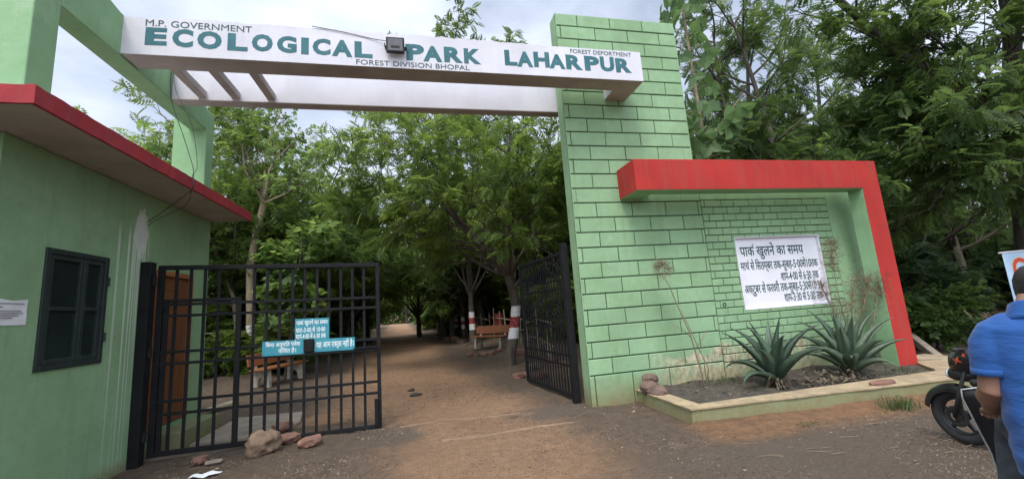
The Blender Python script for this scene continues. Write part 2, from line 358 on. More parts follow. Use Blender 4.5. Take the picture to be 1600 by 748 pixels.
for j, y in enumerate(ys):
    for i, x in enumerate(xs):
        z = gz(x, y); near = (-6 < x < 9 and 1.5 < y < 24)
        n1 = fbm(x, y, .55) if near else 0
        if near: z += .014*fbm(x, y, 1.6, 3.) + .006*fbm(x, y, 7., 9.)
        if near and y > 5.5: z -= .02*(math.exp(-((x-path_x(y)-.75)/.22)**2)+math.exp(-((x-path_x(y)+.75)/.22)**2))*(.6+.4*n1)
        if y < 6.3 and x > 2.45: z += .05*max(0, 1-abs(y-6.3)/.35)*(x < 3.25)*(1+n1)
        if 3.2 < x < 9 and y < 4.95: z += .045*max(0, 1-abs(y-4.78)/.4)*(1+n1)
        if -4.2 < x < -3 and 5.2 < y < 10: z = z*.4
        gv[j, i] = (x, y, z)
        d = abs(x-path_x(y) - (.35*n1)) - (1.35 if y > 8 else 1.7)
        red = 1 - sstep(-.3, .75, d)
        grey = 0.
        if y < 7.4:
            red *= sstep(-1.0, .2, x+.25*n1)
            grey = sstep(1.5, 3.2, x - (y-4.2)*1.35 + .7*n1)*(1-sstep(3.95, 4.5, y+.3*n1))*(.75+.5*fbm(x, y, 1.1, 8.))
            red *= 1-.8*grey
            st = sstep(5.75, 5.95, y - .1*x)*(1-sstep(6.6, 6.9, y)); grey = max(grey, st*sstep(.05, .35, fbm(x, y, .8, 5.)+.12)*.9)
        orange = sstep(2.9, 3.3, x)*sstep(4.05, 4.4, y+.25*n1)*(1-sstep(4.95, 5.05, y)) if y < 5.2 else 0
        gmask[j, i, :3] = (red, grey, orange)
idx = np.arange(nx*ny).reshape(ny, nx)
gf = np.stack([idx[:-1, :-1], idx[:-1, 1:], idx[1:, 1:], idx[1:, :-1]], -1).reshape(-1, 4)
gm = np_mesh('ground', gv.reshape(-1, 3), gf)
for p in gm.polygons: p.use_smooth = True
ca = gm.attributes.new('soil', 'FLOAT_COLOR', 'POINT'); ca.data.foreach_set('color', gmask.reshape(-1, 4).astype(np.float32).ravel())
mt, N, L, P = new_mat('trodden_earth')
at = N.new('ShaderNodeAttribute'); at.attribute_name = 'soil'; sp = N.new('ShaderNodeSeparateColor'); L.new(at.outputs['Color'], sp.inputs[0])
fine = noise_node(N, L, 55, 6, rough=.7); mid = noise_node(N, L, 7, 7, rough=.65); big = noise_node(N, L, .9, 5); grit = noise_node(N, L, 160, 3)
col = mixc(N, L, ramp(N, L, mid, .3, .7), (.205, .148, .102), (.115, .085, .061))
col = mixc(N, L, sp.outputs[0], col, mixc(N, L, ramp(N, L, math_n(N, L, 'ADD', math_n(N, L, 'MULTIPLY', mid, .6), math_n(N, L, 'MULTIPLY', big, .4)), .34, .62), (.43, .265, .155), (.28, .17, .10)))
col = mixc(N, L, sp.outputs[2], col, mixc(N, L, ramp(N, L, mid, .35, .65), (.35, .19, .095), (.20, .12, .07)))
col = mixc(N, L, sp.outputs[1], col, mixc(N, L, ramp(N, L, grit, .38, .62), (.22, .172, .128), (.10, .078, .06)))
col = mixc(N, L, math_n(N, L, 'MULTIPLY', ramp(N, L, fine, .48, .66), .6), col, (.06, .043, .031))
col = mixc(N, L, math_n(N, L, 'MULTIPLY', ramp(N, L, grit, .62, .68), .55), col, (.33, .27, .2))
L.new(col, P.inputs['Base Color']); P.inputs['Roughness'].default_value = .96; P.inputs['Specular IOR Level'].default_value = .15
bump(N, L, P, math_n(N, L, 'ADD', math_n(N, L, 'MULTIPLY', fine, .8), math_n(N, L, 'ADD', mid, math_n(N, L, 'MULTIPLY', grit, .5))), 1., .045)
M['earth'] = mt
tag(link('ground', gm, mt), kind='structure')

# broken concrete lips of the old gate sill, washed out of the earth
M['lip'] = simple('sandy_cement', (.25, .165, .10), (.18, .12, .075), 6, .95, 40, .5, .008)
def lip(pts, w, h):
    b = MB(); rs = []
    for k in range(len(pts)-1):
        a, c = Vector(pts[k]), Vector(pts[k+1]); n = 9
        for q in range(n + (k == len(pts)-2)):
            p = a.lerp(c, q/n); t = R.uniform(.5, 1.25)
            ww, hh = w*t, h*R.uniform(.6, 1.2); z = p.z
            rs.append([Vector((p.x, p.y-ww, z-.03)), Vector((p.x, p.y-ww*.7, z+hh*.8)), Vector((p.x+R.uniform(-.02, .02), p.y+ww*.1, z+hh)), Vector((p.x, p.y+ww, z-.03))])
    return b.rings(rs)
b = lip([at_z(690, 688), at_z(760, 679), at_z(840, 666), at_z(900, 659), at_z(940, 652)], .03, .013)
tag(b.build('gate_sill_edge', M['lip']), kind='structure')
b = lip([at_z(625, 666), at_z(700, 655), at_z(770, 650), at_z(815, 645)], .02, .010)
tag(b.build('gate_sill_edge', M['lip']), kind='structure')

# ------------------------------------------------------------------ brick gate pier and sign wall
YW = 6.305; PX0, PX1, PZ = 2.502, 4.843, 6.697
WX1, WZ = 8.62, 3.72
BX0, BX1, BZ0, BZ1 = 5.462, 7.288, 1.273, 2.543
def rect_minus(r, h):
    x0, x1, z0, z1 = r; a0, a1, c0, c1 = h
    if x1 <= a0 or x0 >= a1 or z1 <= c0 or z0 >= c1: return [r]
    out = []
    if x0 < a0: out.append((x0, a0, z0, z1))
    if x1 > a1: out.append((a1, x1, z0, z1))
    xa, xb = max(x0, a0), min(x1, a1)
    if z0 < c0: out.append((xa, xb, z0, c0))
    if z1 > c1: out.append((xa, xb, c1, z1))
    return [q for q in out if q[1]-q[0] > .02 and q[3]-q[2] > .015]
def brick_rects(x0, x1, rows, length, phase, gap_h, gap_v, jitter=0.):
    out = []
    for k, (z0, z1) in enumerate(rows):
        x = phase[k % 2]
        while x > x0: x -= length
        cuts = [x0]
        while x < x1:
            xx = x + R.uniform(-jitter, jitter)
            if xx > x0+.05 and xx < x1-.05: cuts.append(xx)
            x += length
        cuts.append(x1)
        for a, c in zip(cuts[:-1], cuts[1:]):
            out.append((a + (gap_v/2 if a != x0 else 0), c - (gap_v/2 if c != x1 else 0), z0+gap_h/2, z1-gap_h/2))
    return out
def bricks(mb, rects, y, depth=.022):
    for x0, x1, z0, z1 in rects:
        d = R.uniform(-.003, .003); s = .006
        f = [(x0+s, y+d, z0+s), (x1-s, y+d, z0+s), (x1-s, y+d+R.uniform(-.002, .002), z1-s*1.4), (x0+s, y+d+R.uniform(-.002, .002), z1-s*1.4)]
        k = [(x0, y+depth, z0), (x1, y+depth, z0), (x1, y+depth, z1), (x0, y+depth, z1)]
        e = [(x0, y+.007+d, z0), (x1, y+.007+d, z0), (x1, y+.007+d, z1), (x0, y+.007+d, z1)]
        mb.add(f+e+k, [(0, 1, 2, 3)] + [(i, i+4, (i+1) % 4+4, (i+1) % 4) for i in range(4)] + [(i+4, i+8, (i+1) % 4+8, (i+1) % 4+4) for i in range(4)])
def crisp(rects, hole): return [q for r in rects for q in rect_minus(r, hole)]

pier = thing('brick_pier', 'tall light green brick-patterned gate pier carrying the sign beam', 'gate pier', (PX0, YW, 0))
def under(o, root):                                  # keep world placement
    o.parent = root; o.matrix_parent_inverse = root.matrix_basis.inverted() if False else Matrix.Translation(-Vector(root.location)) if root.rotation_euler.z == 0 else root.matrix_world.inverted()
    return o
b = MB().box(PX0, PX1, YW+.014, YW+.276, -.2, PZ)
under(b.build('pier_core', M['groove']), pier)
b = MB(); b.box(PX0-.012, PX0-.001, YW+.0, YW+.288, -.2, PZ+.012)     # rendered faces round the brickwork
b.box(PX1+.001, PX1+.012, YW+.0, YW+.288, WZ+.05, PZ+.012); b.box(PX0, PX1, YW+.278, YW+.288, -.2, PZ+.012); b.box(PX0-.001, PX1+.001, YW+.014, YW+.276, PZ+.001, PZ+.012)
under(b.build('plaster_side', M['green']), pier)
rows = [(6.47-.25*k, 6.72-.25*k) for k in range(26)]; rows[0] = (6.47, PZ+.012)
rows = [r for r in rows if r[1] > .0]; rows[-1] = (-.1, rows[-1][1])
rects = brick_rects(PX0-.012, PX1+.012, rows, .645, (2.895, 3.215), .02, .014, .012)
b = MB(); bricks(b, [r for r in rects if r[3] > 3.3], YW)
rl = brick_rects(PX0-.012, 4.885, [r for r in rows if r[0] < 3.3], .645, ((2.895, 3.215) if (len([r for r in rows if r[0] >= 3.3]) % 2 == 0) else (3.215, 2.895)), .02, .014, .012)
b2 = [r for r in rects if r[3] <= 3.3]
bricks(b, rl, YW); under(b.build('brick_face', M['green']), pier)

wall = thing('sign_wall', 'low light green wall of small bricks behind the agaves', 'wall', (4.9, YW, 0))
b = MB(); x0 = PX1+.016
for q in ((x0, BX0, -.2, WZ), (BX1, WX1, -.2, WZ), (BX0, BX1, -.2, BZ0), (BX0, BX1, BZ1, WZ)): b.box(q[0], q[1], YW+.014, YW+.25, q[2], q[3])
under(b.build('wall_core', M['groove']), wall)
hole = (BX0-.004, BX1+.004, BZ0-.004, BZ1+.004)
rows2 = [(2.98-.1265*k, 3.1065-.1265*k) for k in range(-1, 24)]
sm = brick_rects(4.897, 7.62, [r for r in rows2 if r[1] > .35], .292, (4.99, 5.13), .015, .011, .03)
b = MB(); bricks(b, crisp(sm, hole), YW)
bricks(b, [(4.897, 7.62, 3.24, WZ), (7.63, WX1, -.1, WZ), (4.897, 7.62, -.1, .375)], YW)
b.box(4.86, WX1+.01, YW+.004, YW+.25, WZ+.001, WZ+.012)
under(b.build('small_brick_face', M['green']), wall)
b = MB().lathe([(.034, 0), (.034, -.012), (.024, -.012), (.022, .02)], (5.06, YW+.005, 1.395), 'y', 14)
under(b.build('drain_hole', M['dull_black'], smooth=False), wall)

# ---- lettering helpers
DG = None
def text_mesh(body, bold=0.):
    cu = bpy.data.curves.new('lettering', 'FONT'); cu.body = body; cu.offset = bold; cu.resolution_u = 3
    o = bpy.data.objects.new('lettering', cu); COL.objects.link(o)
    dg = bpy.context.evaluated_depsgraph_get(); dg.update()
    me = bpy.data.meshes.new_from_object(o.evaluated_get(dg)); bpy.data.objects.remove(o); bpy.data.curves.remove(cu)
    v = np.array([q.co[:] for q in me.vertices]).reshape(-1, 3); f = [tuple(p.vertices) for p in me.polygons]
    bpy.data.meshes.remove(me); return v, f
def bounds(v): return v[:, 0].min(), v[:, 0].max(), v[:, 1].min(), v[:, 1].max()
def deva(body, bold=.012):
    """devanagari set glyph by glyph; '^' puts the upper hook of r on the letter before it, '~' the lower stroke of r"""
    plain = body.replace('^', '').replace('~', ''); v, f = text_mesh(plain, bold); v = list(map(tuple, v)); f = list(f)
    k = 0; pre = ''
    for ch in body:
        if ch in '^~':
            w = bounds(text_mesh(pre, bold)[0])[1]
            if ch == '^': pts = [(w-.12, .62), (w-.16, .70), (w-.10, .80), (w+.0, .80)]
            else: pts = [(w-.10, .26), (w-.22, .14), (w-.36, .02)]
            t = .033
            for (xa, ya), (xb, yb) in zip(pts[:-1], pts[1:]):
                d = Vector((xb-xa, yb-ya)); d.normalize(); n = Vector((-d.y, d.x))*t; b0 = len(v)
                v += [(xa-n.x, ya-n.y, .0005), (xb-n.x, yb-n.y, .0005), (xb+n.x, yb+n.y, .0005), (xa+n.x, ya+n.y, .0005)]; f.append((b0, b0+1, b0+2, b0+3))
        else: pre += ch
    return np.array(v), f
def letter(name, vf, x0, x1, z0, z1, y, mat, parent=None, fit_h=True, shear=0., thick=.0025):
    """lettering on a wall that faces -Y, filling x0..x1 and z0..z1, with a coat's thickness"""
    v, f = vf; a0, a1, c0, c1 = bounds(v); k = (v[:, 0]-a0)/(a1-a0)
    X = x0 + k*(x1-x0); Z = z0 + (v[:, 1]-c0)/(c1-c0)*(z1-z0) + shear*k
    n = len(v); vs = [(X[i], y-thick, Z[i]) for i in range(n)]
    me = bpy.data.meshes.new(name); me.from_pydata(vs, [], f)
    bm = bmesh.new(); bm.from_mesh(me); bmesh.ops.remove_doubles(bm, verts=bm.verts, dist=1e-5)
    g = bmesh.ops.extrude_face_region(bm, geom=bm.faces[:]); vv = [e for e in g['geom'] if isinstance(e, bmesh.types.BMVert)]
    bmesh.ops.translate(bm, verts=vv, vec=(0, thick*.8, 0)); bmesh.ops.recalc_face_normals(bm, faces=bm.faces[:]); bm.to_mesh(me); bm.free()
    o = link(name, me, mat)
    if parent is not None: under(o, parent)
    return o

# ---- opening-hours board sunk in the wall
board = thing('opening_hours_board', 'white painted board with dark Hindi opening hours set into the green wall', 'notice board', (BX0, YW, BZ0))
YB = YW+.055
b = MB().box(BX0+.001, BX1-.001, YB, YB+.05, BZ0+.001, BZ1-.001); under(b.build('board_panel', M['board_white']), board)
b = MB(); t = .012
b.box(BX0-.002, BX0+t, YW-.004, YB-.001, BZ0-.002, BZ1+.002); b.box(BX1-t, BX1+.002, YW-.004, YB-.001, BZ0-.002, BZ1+.002)
b.box(BX0+t, BX1-t, YW-.004, YB-.001, BZ0-.002, BZ0+t); b.box(BX0+t, BX1-t, YW-.004, YB-.001, BZ1-t, BZ1+.002)
under(b.build('reveal', M['board_white'], bevel=.002), board)
for body, x0, x1, z0, z1 in (('पाक^ खुलने का समय', 5.58, 6.95, 2.14, 2.44), ('माच^ से िसतम्बर तक-सुबह-5·00से10तक', 5.55, 7.22, 1.90, 2.15),
                             ('शाम-4·00 से 6·30 तक', 6.36, 7.19, 1.735, 1.93), ('अक्टूबर से फरवरी तक-सुबह-5·30से10·30', 5.56, 7.23, 1.49, 1.745), ('शाम-3·30 से 5·30 तक', 6.36, 7.2, 1.36, 1.55)):
    letter('lettering', deva(body), x0, x1, z0, z1, YB-.001, M['dark_letters'], board)

# ---- red frame in front of the wall
rf = thing('red_portal_frame', 'thick red L-shaped frame standing in front of the low brick wall', 'frame', (8.0, 5.72, 0))
RY0, RY1 = 5.724, 5.994; RX0, RX1, RXI, RZ0, RZ1 = 3.338, 8.18, 7.782, 3.268, 3.775
b = MB(); b.prism([(RX0, RZ0), (RXI, RZ0), (RXI, .05), (RX1, .05), (RX1, RZ1), (RX0, RZ1)], RY0, RY1)
under(b.build('beam_and_post', M['red'], bevel=.008, seg=2), rf)
b = MB().box(RX0, RX0+.404, RY1-.01, YW+.012, RZ0+.002, RZ1-.002); under(b.build('return_beam', M['red'], bevel=.004), rf)
b = MB().box(RX0+.006, RXI-.004, RY0+.008, RY1+.003, RZ0-.004, RZ0+.02); b.box(RX0+.006, RX0+.407, RY1+.003, YW-.006, RZ0-.004, RZ0+.02)
b.box(RX0+.404, RX0+.409, RY1+.003, YW-.004, RZ0-.002, RZ1-.01)
under(b.build('green_soffit', M['frame_green']), rf)
b = MB().box(RXI-.004, RXI+.02, RY0+.008, RY1+.003, .05, RZ0-.005); b.box(RXI+.02, RX1-.01, RY1-.01, RY1+.003, .05, RZ1-.01); b.box(RX0+.41, RXI+.02, RY1-.01, RY1+.003, RZ0+.02, RZ1-.01)
under(b.build('green_inner_face', M['frame_green']), rf)

# ---- planter in front of the wall
pl = thing('planter_kerb', 'low green planter kerb with worn ochre top in front of the sign wall', 'planter', (3.25, 4.9, 0))
KO = [(3.25, 6.29), (3.24, 4.90), (7.3, 4.63), (9.2, 4.60), (9.2, 6.3)]
KI = [(3.44, 6.29), (3.46, 5.06), (7.62, 5.10), (7.72, 5.2), (8.62, 6.29)]
def strip(inner, outer, z0, z1, jit=0.):
    b = MB(); rs = []
    for (xi, yi), (xo, yo) in zip(inner, outer): rs.append([Vector((xo, yo, z0)), Vector((xo, yo, z1)), Vector((xi, yi, z1)), Vector((xi, yi, z0))])
    return b.rings(rs)
under(strip(KI, KO, -.15, .188).build('kerb_wall', M['kerb_green'], bevel=.012, seg=2), pl)
KO2 = [(3.235, 6.285), (3.225, 4.885), (7.3, 4.612), (9.19, 4.59), (9.19, 6.29)]; KI2 = [(3.452, 6.285), (3.472, 5.068), (7.62, 5.115), (7.73, 5.21), (8.61, 6.285)]
def resample(a, n=14):
    out = []
    for p, q in zip(a[:-1], a[1:]):
        for k in range(n): out.append((p[0]+(q[0]-p[0])*k/n, p[1]+(q[1]-p[1])*k/n))
    return out + [a[-1]]
o2 = [(x+R.uniform(-.006, .006), y+R.uniform(-.006, .006)) for x, y in resample(KO2)]; i2 = [(x+R.uniform(-.006, .006), y+R.uniform(-.006, .006)) for x, y in resample(KI2)]
under(strip(i2, o2, .184, .203).build('kerb_top', M['kerb_top'], bevel=.003), pl)
# soil inside
sx = np.linspace(3.4, 8.6, 75); sy = np.linspace(5.0, 6.33, 22)
sv = []
for y in sy:
    for x in sx: sv.append((x, y, .13+.03*fbm(x, y, 2.2, 4.)+.02*fbm(x, y, 8, 1.) + .06*(y-5.)))
ii = np.arange(len(sx)*len(sy)).reshape(len(sy), len(sx))
M['soil'] = simple('dark_planter_soil', (.075, .06, .042), (.04, .034, .026), 6, .97, 40, .8, .02, spots=(22, .66, (.16, .12, .07)))
sm_ = np_mesh('planter_soil', sv, np.stack([ii[:-1, :-1], ii[:-1, 1:], ii[1:, 1:], ii[1:, :-1]], -1).reshape(-1, 4)); tag(link('planter_soil', sm_, M['soil']), kind='structure')
def soil_z(x, y): return .13+.03*fbm(x, y, 2.2, 4.)+.02*fbm(x, y, 8, 1.)+.06*(y-5.)
b = MB(); ring = [Vector((at_z(x, y, .208).x, at_z(x, y, .208).y, .208)) for x, y in ((1358, 600), (1372, 596), (1395, 595), (1400, 598), (1385, 601), (1362, 602))]
b.add(ring + [p+Vector((0, 0, .03)) for p in ring], [tuple(range(6)), tuple(range(11, 5, -1))] + [(i, i+6, (i+1) % 6+6, (i+1) % 6) for i in range(6)])
tag(b.build('tile_shard', M['red_rock'], bevel=.004), 'flat rusty brown shard lying on the ochre planter top', 'shard')

# ------------------------------------------------------------------ guard hut
HX, HY0, HY1 = -3.55, 4.33, 8.07
hut = thing('guard_hut', 'green plastered guard hut with a projecting red-edged roof slab', 'hut', (HX, HY0, 0))
WY0, WY1, WZ0, WZ1 = 4.872, 5.719, 1.314, 2.498; DY0, DY1, DZ0, DZ1 = 6.63, 7.60, .31, 2.46
b = MB(); T = .22
for q in ((HY0, WY0, -.2, 3.44), (WY0, WY1, -.2, WZ0), (WY0, WY1, WZ1, 3.44), (WY1, DY0, -.2, 3.44), (DY0, DY1, -.2, DZ0), (DY0, DY1, DZ1, 3.44), (DY1, HY1, -.2, 3.44)):
    b.box(HX-T, HX, q[0], q[1], q[2], q[3])
b.box(-8.5, HX-T, HY0, HY0+T, -.2, 3.44); b.box(-8.5, HX-T, HY1-T, HY1, -.2, 3.44); b.box(-8.5, -8.3, HY0+T, HY1-T, -.2, 3.44); b.box(-8.3, HX-T, HY0+T, HY1-T, -.1, .3)
bmh = b.mesh('wall'); bm = bmesh.new(); bm.from_mesh(bmh); bmesh.ops.remove_doubles(bm, verts=bm.verts, dist=1e-4); bm.to_mesh(bmh); bm.free()
under(link('wall', bmh, M['hut']), hut)
SX, SY0, SY1, SZ0, SZ1 = -2.92, 3.756, 8.116, 3.449, 3.6
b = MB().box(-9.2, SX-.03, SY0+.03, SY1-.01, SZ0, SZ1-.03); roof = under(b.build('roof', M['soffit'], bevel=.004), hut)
b = MB(); n = 50; 
def edge(p, q, off):
    rs = []
    for k in range(n+1):
        t = k/n; x, y = p[0]+(q[0]-p[0])*t, p[1]+(q[1]-p[1])*t; j = R.uniform(-.004, .004); zt = SZ1+R.uniform(-.006, .004)
        rs.append([Vector((x+off[0]*j/.03, y+off[1]*j/.03, SZ0-.004+R.uniform(-.002, .002))), Vector((x, y, zt)), Vector((x-off[0]*2, y-off[1]*2, zt+.002)), Vector((x-off[0]*1., y-off[1]*1., SZ0-.003))])
    b.rings(rs)
edge((SX, SY0, 0), (SX, SY1, 0), (.031, 0)); edge((-9.2, SY0+.001, 0), (SX-.002, SY0+.001, 0), (0, -.031))
red = under(b.build('red_fascia', M['red_slab']), hut)
# window
win = b = MB(); fx = HX-.02
b.box(HX-.05, HX+.018, WY0, WY0+.055, WZ0, WZ1); b.box(HX-.05, HX+.018, WY1-.055, WY1, WZ0, WZ1); b.box(HX-.05, HX+.018, WY0+.055, WY1-.055, WZ0, WZ0+.055); b.box(HX-.05, HX+.018, WY0+.055, WY1-.055, WZ1-.055, WZ1)
wf = under(b.build('window', M['win_frame'], bevel=.004), hut)
ymid = WY0+.50
b = MB()
for y0, y1 in ((WY0+.058, ymid-.002), (ymid+.002, WY1-.058)):
    b.box(HX-.035, HX+.006, y0, y0+.05, WZ0+.058, WZ1-.058); b.box(HX-.035, HX+.006, y1-.05, y1, WZ0+.058, WZ1-.058)
    for z0, z1 in ((WZ0+.058, WZ0+.105), (WZ1-.105, WZ1-.058), ((WZ0+WZ1)/2-.02, (WZ0+WZ1)/2+.02)): b.box(HX-.035, HX+.006, y0+.05, y1-.05, z0, z1)
s_ = b.build('sash', M['win_frame'], bevel=.003); s_.parent = wf
b = MB()
for y0, y1 in ((WY0+.1, ymid-.045), (ymid+.045, WY1-.1)):
    for z0, z1 in ((WZ0+.1, (WZ0+WZ1)/2-.015), ((WZ0+WZ1)/2+.015, WZ1-.1)): b.box(HX-.028, HX-.020, y0, y1, z0, z1)
s_ = b.build('pane', M['win_glass']); s_.parent = wf
b = MB()
for z in (WZ0+.28, WZ1-.28): s_ = MB().tube([(HX+.026, WY1-.002, z-.05), (HX+.026, WY1-.002, z+.05)], .012, 8).build('hinge', M['win_frame']); s_.parent = wf
for ch in wf.children: ch.matrix_parent_inverse = Matrix.Identity(4); ch.location = (0, 0, 0)
# door
b = MB(); b.box(HX-.10, HX+.012, DY0, DY0+.07, DZ0, DZ1); b.box(HX-.10, HX+.012, DY1-.07, DY1, DZ0, DZ1); b.box(HX-.10, HX+.012, DY0+.07, DY1-.07, DZ1-.07, DZ1)
df = under(b.build('door_frame', M['door_frame'], bevel=.005), hut)
b = MB().box(HX-.07, HX-.03, DY0+.073, DY1-.073, DZ0+.012, DZ1-.073)
for z0, z1 in ((DZ0+.15, DZ0+.9), (DZ0+1.05, DZ1-.25)):
    for q in ((DY0+.17, DY0+.19, z0, z1), (DY1-.19, DY1-.17, z0, z1), (DY0+.19, DY1-.19, z0, z0+.02), (DY0+.19, DY1-.19, z1-.02, z1)): b.box(HX-.03, HX-.022, *q)
under(b.build('door', M['wood_door'], bevel=.003), hut)
b = MB().box(HX+.001, HX+.34, DY0+.12, 7.9, -.1, .27); under(b.build('door_step', M['kerb_green'], bevel=.015, seg=2), hut)
ap = [at_z(x, y, .06) for x, y in ((305, 690), (395, 652), (420, 640), (405, 655), (395, 668), (250, 700))]
b = MB().prism([(-3.2, 6.95), (-2.15, 7.05), (-1.95, 7.6), (-2.1, 8.4), (-3.2, 8.5)], -.05, .055, 'z'); tag(b.build('doorstep_paving', M['concrete'], bevel=.02, seg=2), kind='structure')
b = MB().prism([(-3.52, 6.55), (-2.6, 6.62), (-1.75, 6.75), (-1.72, 6.93), (-2.6, 6.88), (-3.52, 6.9)], -.05, .028, 'z'); tag(b.build('gate_threshold', M['concrete'], bevel=.015, seg=2), kind='structure')

# notice paper
nb = thing('paper_notice', 'white printed paper notice pasted on the green hut wall', 'notice', (HX, 4.6, 1.85))
g = []; 
for j in range(6):
    for i in range(9): g.append((HX+.004+.004*math.sin(i*1.1)*math.sin(j*1.4)+.002, 4.34+.40*i/8, 1.755+.225*j/5+ (.008*math.sin(i*.9) if j == 5 else 0)))
ii = np.arange(54).reshape(6, 9); under(link('sheet', np_mesh('sheet', g, np.stack([ii[:-1, :-1], ii[:-1, 1:], ii[1:, 1:], ii[1:, :-1]], -1).reshape(-1, 4)), M['paper']), nb)
b = MB()
for z, y0, y1 in ((1.945, 4.42, 4.70), (1.915, 4.40, 4.50), (1.88, 4.40, 4.68), (1.86, 4.40, 4.70), (1.84, 4.40, 4.66), (1.82, 4.40, 4.60)):
    b.box(HX+.0105, HX+.0115, y0, y1, z-.004, z+.004)
under(b.build('print_lines', M['print']), nb)

# ---- green portal over the hut roof
fr = thing('green_portal_frame', 'pale green concrete portal standing on the hut roof, holding the white beams', 'portal', (-3.7, 4.5, 3.6))
FX, FZ0, FZ1 = -3.572, 5.045, 5.615
b = MB(); b.box(FX-.62, FX, 4.479, 4.773, 3.56, FZ1+.35); under(b.build('pillar', M['frame_green'], bevel=.012, seg=2), fr)
b = MB(); b.prism([(FX-.509, 3.56), (FX, 3.56), (FX, FZ1-.2), (FX-.02, FZ1-.17), (FX-.509, FZ1-.17)], 7.841, 8.10); under(b.build('pillar', M['frame_green'], bevel=.012, seg=2), fr)
b = MB(); b.prism([(4.773, FZ0), (7.841, FZ0), (7.841, FZ1-.18), (7.3, FZ1-.03), (5.6, FZ1), (5.4, FZ1+.03), (5.05, FZ1+.35), (4.773, FZ1+.35)], FX-.274, FX-.003, 'x'); under(b.build('roof_beam', M['frame_green'], bevel=.012, seg=2), fr)

# ---- white sign beam
BY0, BY1, BBZ0, BBZ1 = 5.653, 5.986, 5.076, 5.6
bx1 = 3.657
sb = thing('sign_beam', 'long white concrete beam with teal park name across the entrance', 'sign beam', (0, BY0, BBZ0))
rs = []; n = 150
for k in range(n+1):
    x = FX-.001+(bx1-FX)*k/n; chip = .012*fbm(x, 0, 4., 2.)+.008*fbm(x, 2., 15., 4.)
    w = sstep(-3.2, -2.8, x)*(1-sstep(.4, 2.2, x)); zt = BBZ1+chip*(.35+1.6*w) + (.022*w) - (.035 if -.42 < x < -.30 else 0)
    if x < -3.3: zt = BBZ1
    rs.append([Vector((x, BY0, BBZ0)), Vector((x, BY0+.004*fbm(x, 3, 8, 1.)*w, zt-.01)), Vector((x, BY0+.05, zt+.004)), Vector((x, BY1, zt-.004+.01*fbm(x, 4, 6, 7.))), Vector((x, BY1, BBZ0))])
b = MB().rings(rs); under(b.build('beam', M['white']), sb)
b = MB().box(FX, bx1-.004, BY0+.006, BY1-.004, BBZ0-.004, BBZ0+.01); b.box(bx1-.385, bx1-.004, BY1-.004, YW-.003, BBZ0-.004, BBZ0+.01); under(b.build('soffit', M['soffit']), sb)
b = MB().box(bx1-.39, bx1, BY1-.002, YW+.01, BBZ0+.002, BBZ1-.01); under(b.build('return_bracket', M['white'], bevel=.004), sb)
def spans(k, off, pairs): return [(a/k+off, c/k+off) for a, c in pairs]
for word, sp_x, rise in (('ECOLOGICAL', spans(3.81, 180, ((172, 303), (335, 460), (485, 632), (667, 788), (812, 937), (962, 1080), (1107, 1152), (1175, 1282), (1290, 1412), (1425, 1532))), 0),
                   ('PARK', spans(3.72, 590, ((166, 270), (264, 374), (385, 492), (500, 597))), 0), ('LAHARPUR', spans(3.72, 590, ((735, 808), (806, 897), (903, 993), (991, 1083), (1088, 1182), (1195, 1280), (1285, 1365), (1373, 1462))), .006)):
    for k_, (ch, (pa, pb)) in enumerate(zip(word, sp_x)):
        z_ = 5.204+rise+R.uniform(-.006, .006); h_ = .25+R.uniform(-.008, .008)
        letter('lettering', text_mesh(ch, .05), at_y(pa, 80, BY0).x, at_y(pb, 80, BY0).x, z_, z_+h_, BY0-.001, M['letters'], sb, shear=R.uniform(-.006, .006))
for body, x0, x1, z0, z1, bold, mk in (
                                 ('M.P. GOVERNMENT', -3.325, -2.10, 5.478, 5.568, 0., 'dark_letters'), ('FOREST DIVISION BHOPAL', -.775, .815, 5.098, 5.175, 0., 'dark_letters'), ('FOREST DEPORTMENT', 2.435, 3.49, 5.492, 5.562, 0., 'dark_letters')):
    letter('lettering', text_mesh(body, bold), x0, x1, z0, z1, BY0-.001, M[mk], sb, shear=.012 if body in ('PARK',) else 0)
# rear beam with cross beams
rb = thing('rear_beam', 'plain white beam behind the lettered one, joined by three short cross beams', 'beam', (0, 6.762, 5.045))
b = MB().box(FX-.001, 3.0, 6.762, 6.96, 5.049, 5.56); under(b.build('beam', M['white'], bevel=.006), rb)
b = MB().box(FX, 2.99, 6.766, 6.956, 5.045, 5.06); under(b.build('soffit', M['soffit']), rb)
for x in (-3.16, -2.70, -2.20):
    b = MB().box(x-.055, x+.055, BY1-.01, 6.775, 5.085, 5.19); under(b.build('cross_beam', M['soffit'], bevel=.004), rb)
